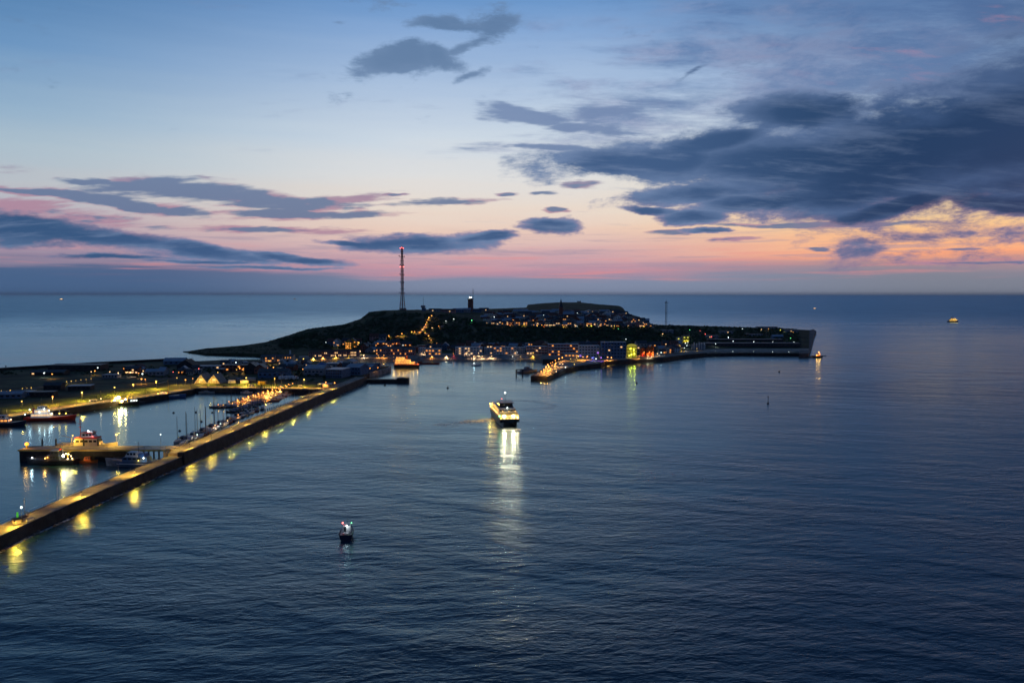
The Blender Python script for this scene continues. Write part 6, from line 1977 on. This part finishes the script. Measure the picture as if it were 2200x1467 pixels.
# chimneys of the workshop
for i, x in enumerate((489, 503, 511)):
    p = P(x, 795, LZ)
    b = MB().box(-.7, .7, -.7, .7, 0, 10).box(-.9, .9, -.9, .9, 10, 10.5)
    o = b.ob('chimney', 'grey', None, loc=p + Vector((0, 10, 0)))
    o.name = 'chimney_stack'
    tag(o, ['leftmost', 'middle', 'right'][i] + ' square chimney stack rising from the brick workshop', 'chimney', 'chimney stacks of the brick workshop')
p = P(622, 762, 5)
o = thing('white_column', 'pale square monument column before the western slope', 'column', ter(622.5, 763))
MB().box(-1.4, 1.4, -1.4, 1.4, 0, .8).ob('base', 'concrete', o)
MB().box(-.9, .9, -.9, .9, .8, 6.5, .15).ob('shaft', 'white', o)

# many little sheds filling the dark harbour land
random.seed(77)
cnt = 0
for (xa, xb, ya, yb, n_) in [(480, 660, 783, 799, 26), (600, 745, 783, 800, 12), (255, 350, 795, 806, 9), (380, 480, 797, 806, 8)]:
    for i in range(n_):
        x = random.uniform(xa, xb); y = random.uniform(ya, yb)
        zone = 'between the workshop and the boat halls' if xa == 480 else ('behind the blue dome' if xa == 600 else ('left of the arched hall' if xa == 255 else 'behind the twin-gabled hall'))
        shed(f'{ordw(i)} little dark shed {zone}', x, y, random.uniform(9, 17), random.uniform(3, 5), random.uniform(7, 10), 'gable' if random.random() < .7 else 'flat', random.choice(['brick', 'grey', 'blue_wall', 'dark', 'cream']), random.choice(['slate', 'slate', 'tile', 'metal_roof', 'pale_roof']), .12,
             random.uniform(-.3, .3), 1, 3, 2.2, random.choice(['win_warm', 'win_amber']), group='little dark sheds ' + zone, ridge=random.choice('xy'))
# dry-stored boats near the hall
for i in range(9):
    p = P(600 + i * 4.4 + random.uniform(-1, 1), 815.5 + random.uniform(-1, 1), LZ)
    o = yacht(f'{ordw(i)} laid-up white boat from the left beside the striped-roof hall', 'boats laid up on land', p + Vector((0, 0, 1.2)), R(random.uniform(60, 120)), 8, 0, 'white')

# ------------------------------------------------------------------ towers
# radio mast
p = ter(865, 666.5)
k = mpp(p)
HT = (666 - 533) * k
rm_ = thing('radio_mast', 'tall lattice radio mast with red beacons on the plateau', 'radio mast', p)
NS = 14
def mw(z):
    t = z / HT
    return (5.2 - 3.0 * min(1, t / .30)) if t < .30 else (2.2 if t < .85 else 1.7)
for i in range(NS):
    z0, z1 = HT * i / NS, HT * (i + 1) / NS
    w0, w1 = mw(z0), mw(z1)
    b = MB()
    for sx_, sy_ in ((-1, -1), (1, -1), (1, 1), (-1, 1)):
        b.bar((sx_ * w0, sy_ * w0, z0), (sx_ * w1, sy_ * w1, z1), .32)
    cs = [(-1, -1), (1, -1), (1, 1), (-1, 1)]
    nn_ = 2
    for q in range(nn_):
        za, zb = z0 + (z1 - z0) * q / nn_, z0 + (z1 - z0) * (q + 1) / nn_
        wa, wb = mw(za), mw(zb)
        for a_ in range(4):
            c0, c1 = cs[a_], cs[(a_ + 1) % 4]
            b.bar((c0[0] * wa, c0[1] * wa, za), (c1[0] * wb, c1[1] * wb, zb), .16)
            b.bar((c1[0] * wa, c1[1] * wa, za), (c0[0] * wb, c0[1] * wb, zb), .16)
            b.bar((c0[0] * wb, c0[1] * wb, zb), (c1[0] * wb, c1[1] * wb, zb), .16)
    b.ob('mast_section', 'red' if i % 2 else 'pink_wall', rm_)
MB().bar((0, 0, 0), (0, 0, HT), .9, 8).ob('cable_shaft', 'steel', rm_)
for i, (t, w) in enumerate([(.27, 4.8), (.34, 4.2), (.44, 3.2), (.5, 3.4), (.56, 3.6), (.62, 3.0), (.71, 3.3), (.78, 3.4), (.85, 4.8), (.93, 2.8)]):
    MB().box(-w, w, -w, w, HT * t, HT * t + .5).ob('platform', 'dark', rm_)
    if i % 2 == 0:
        MB().bar((-w, -w, HT * t + 1.6), (-w, -w - .9, HT * t + 1.6), 1.1, 10).ob('dish_antenna', 'white', rm_)
        MB().bar((w, -w * .3, HT * t - 1.5), (w, -w * .3, HT * t + 2.8), .3, 6).ob('rod_antenna', 'dark', rm_)
MB().bar((0, 0, HT), (0, 0, HT + 3), .5, 6).ob('top_rod', 'steel', rm_)
for t in (.985, .69):
    for s_ in (-1, 1):
        glow(rm_, (s_ * 2.9, -2.4, HT * t), 'red', 260, .85, .3, (0, -1.2, 0), name='beacon')
glow(rm_, (0, -2.6, HT * .995), 'red', 0, .7, name='beacon')
MB().box(-6, 6, 5.5, 12, -1, 3.5).ob('equipment_room', 'grey', rm_)

# weather tower
p = ter(910.5, 667)
o = thing('weather_tower', 'small weather tower with a round cabin and thin aerial on the plateau', 'tower', p)
MB().box(-3.5, 4.5, -3, 3, -1, 5).ob('base_block', 'blue_wall', o)
MB().lathe([(2.4, 0), (2.4, 3), (4.6, 4.2), (4.6, 7.2), (4.2, 7.8), (.3, 8.2)], (-1.2, 0, 2.0), 12).ob('cabin', 'grey', o)
for i in range(8):
    t = 2 * math.pi * i / 8
    w_ = put('window', win_me(2.2, 1.4, 'glass'), o, (-1.2 + 4.45 * math.cos(t), 4.45 * math.sin(t), 8.0))
    w_.rotation_euler = (0, 0, t + math.pi / 2)
MB().bar((-.5, 0, 10), (-.5, 0, 27), .25, 6, .1).bar((-2.2, 0, 20), (1.2, 0, 20), .16).bar((-1.6, 0, 23), (.6, 0, 23), .13).ob('aerial', 'dark', o)

# lighthouse
p = ter(1011, 668.5)
k = mpp(p)
o = thing('lighthouse', 'square brick lighthouse with its white lantern lit on the plateau', 'lighthouse', p)
hw_ = 5.6 * k
ht = 26 * k
MB().box(-hw_, hw_, -hw_, hw_, -1, ht, .25).ob('tower', 'brick', o)
for i in range(6):
    put('window', win_me(1.2, 1.6, 'glass'), o, (-1.6 if i % 2 else 1.6, -hw_ - .02 + .04 * i, 4 + i * 3.8))
MB().box(-hw_ - 1.1, hw_ + 1.1, -hw_ - 1.1, hw_ + 1.1, ht, ht + .7).ob('gallery', 'dark', o)
rail(o, -hw_ - 1, hw_ + 1, 2 * hw_ + 2, ht + .7, 1.1, 'steel')
MB().lathe([(3.0, 0), (3.0, 1.3)], (0, 0, ht + .7), 12).ob('lantern_base', 'cream', o)
MB().lathe([(2.3, 0), (2.4, 2.6)], (0, 0, ht + 2.0), 12).ob('lantern', 'glow_cool', o)
MB().lathe([(3.0, 0), (2.4, .9), (.9, 2.0), (.3, 2.8)], (0, 0, ht + 4.6), 12).ob('dome', 'slate', o)
light(o, (-4.0, -2, ht + 3.4), 'cool', 900, .8)
# aerial mast beside it
o = thing('aerial_mast', 'thin aerial mast rising just right of the lighthouse lantern', 'mast', ter(1016.5, 668))
hh = (668 - 618) * k
b = MB()
for sx_, sy_ in ((-1, -1), (1, -1), (0, 1)):
    b.bar((sx_ * .9, sy_ * .9, 0), (sx_ * .6, sy_ * .6, hh * .92), .16)
for i in range(16):
    z = hh * .92 * i / 16
    b.bar((-.9, -.9, z), (.9, -.9, z + 2.6), .1).bar((.9, -.9, z), (0, .9, z + 2.6), .1)
b.ob('lattice', 'dark', o)
MB().bar((0, 0, hh * .9), (0, 0, hh), .2, 6, .08).ob('rod', 'dark', o)
for t in (.78, .86, .93):
    MB().box(-1.6, 1.6, -1.0, 1.0, hh * t, hh * t + .3).ob('platform', 'dark', o)

# church
p = ter(1205, 684)
k = mpp(p)
o = thing('church', 'church with a slender dark spire above the upper town roofs', 'church', p)
MB().box(-3.4, 3.4, -3.4, 3.4, -2, 21).ob('tower', 'brick', o)
MB().add([(-3.7, -3.7, 21), (3.7, -3.7, 21), (3.7, 3.7, 21), (-3.7, 3.7, 21), (0, 0, 38 * k * 1.12)], [(0, 3, 2, 1), (0, 1, 4), (1, 2, 4), (2, 3, 4), (3, 0, 4)]).ob('spire', 'slate', o)
MB().bar((0, 0, 38 * k * 1.1), (0, 0, 38 * k * 1.1 + 2.2), .14).ob('cross', 'dark', o)
MB().add([(3.4, -5, -2), (24, -5, -2), (24, 5, -2), (3.4, 5, -2), (3.4, -5, 8), (24, -5, 8), (24, 5, 8), (3.4, 5, 8), (3.4, 0, 12.5), (24, 0, 12.5)],
         [(0, 3, 2, 1), (0, 1, 5, 4), (2, 3, 7, 6), (1, 2, 6, 9, 5), (3, 0, 4, 8, 7), (4, 5, 9, 8), (6, 7, 8, 9)]).ob('nave', 'brick', o)
MB().add([(3.2, -5.5, 7.8), (24.5, -5.5, 7.8), (24.5, 5.5, 7.8), (3.2, 5.5, 7.8), (3.2, 0, 12.9), (24.5, 0, 12.9)], [(0, 1, 5, 4), (2, 3, 4, 5), (1, 2, 5), (0, 4, 3)]).ob('roof', 'metal_roof', o)
for i in range(5):
    put('window', win_me(1.2, 3.2, 'glass'), o, (6 + i * 3.8, -5.05, 3.8))

# bunker on the northern plateau
p = ter(1244, 649.8)
o = thing('lookout_bunker', 'squat block-shaped lookout on the highest point of the northern plateau', 'bunker', p)
MB().box(-5.5, 5.5, -3, 3, -2, 3.2).ob('block', 'concrete', o)
for s_ in (-1, 1):
    MB().box(s_ * 4.2 - .9, s_ * 4.2 + .9, -2, 2, 3.2, 4.6).ob('turret', 'concrete', o)
MB().box(-.8, .8, -1.5, 1.5, 3.2, 4.2).ob('turret', 'concrete', o)

# northern lattice mast
p = ter(1431, 699.5)
k = mpp(p)
hh = (699 - 648) * k
o = thing('lattice_mast', 'slim lattice mast standing alone behind the north-eastern shore', 'mast', p)
b = MB()
for sx_, sy_ in ((-1, -1), (1, -1), (1, 1), (-1, 1)):
    b.bar((sx_ * 1.6, sy_ * 1.6, -1), (sx_ * 1.4, sy_ * 1.4, hh), .26)
for i in range(18):
    z = hh * i / 18
    for a_, c_ in (((-1, -1), (1, -1)), ((1, -1), (1, 1)), ((1, 1), (-1, 1)), ((-1, 1), (-1, -1))):
        b.bar((a_[0] * 1.5, a_[1] * 1.5, z), (c_[0] * 1.5, c_[1] * 1.5, z + hh / 18), .15)
b.ob('lattice', 'steel', o)
MB().box(-3.4, 3.4, -3.4, 3.4, hh - 3.0, hh - 2.4).ob('platform', 'dark', o)
MB().bar((0, 0, hh - 2.4), (0, 0, hh + 3.4), .3, 6, .12).ob('rod', 'dark', o)
MB().box(-2.2, 2.2, -2.2, 2.2, hh * .5, hh * .5 + .4).ob('platform', 'dark', o)

# flag and lamp masts of the north quay, tall orange column by the promenade
p = ter(974, 763)
o = thing('advertising_column', 'slim amber-lit column on the promenade above the small red lamp', 'column', p)
MB().lathe([(.8, 0), (.8, 8.5), (.5, 9.4)], (0, 0, 0), 8).ob('shaft', 'wood', o)
glow(o, (0, -1.3, 2.0), 'amber', 260, .25)
# red-white top lights
for i, (x, y, c_) in enumerate([(1288, 744, 'green'), (1359, 731, 'green')]):
    pass

# ------------------------------------------------------------------ haze
m=bpy.data.materials.new('haze'); m.use_nodes=True
m.node_tree.nodes.clear()
T=NT(m.node_tree)
v=T.new('ShaderNodeVolumePrincipled')
v.inputs['Color'].default_value=(0.8,0.88,1.0,1)
v.inputs['Density'].default_value=1.0e-5
v.inputs['Anisotropy'].default_value=0.2
o_=T.new('ShaderNodeOutputMaterial'); T.l.new(v.outputs[0],o_.inputs['Volume'])
M['haze']=m
tag(MB().box(-90000,90000,-90000,90000,-3.5,190).ob('haze','haze'),'thin even sea haze over the whole view','haze',kind='stuff')
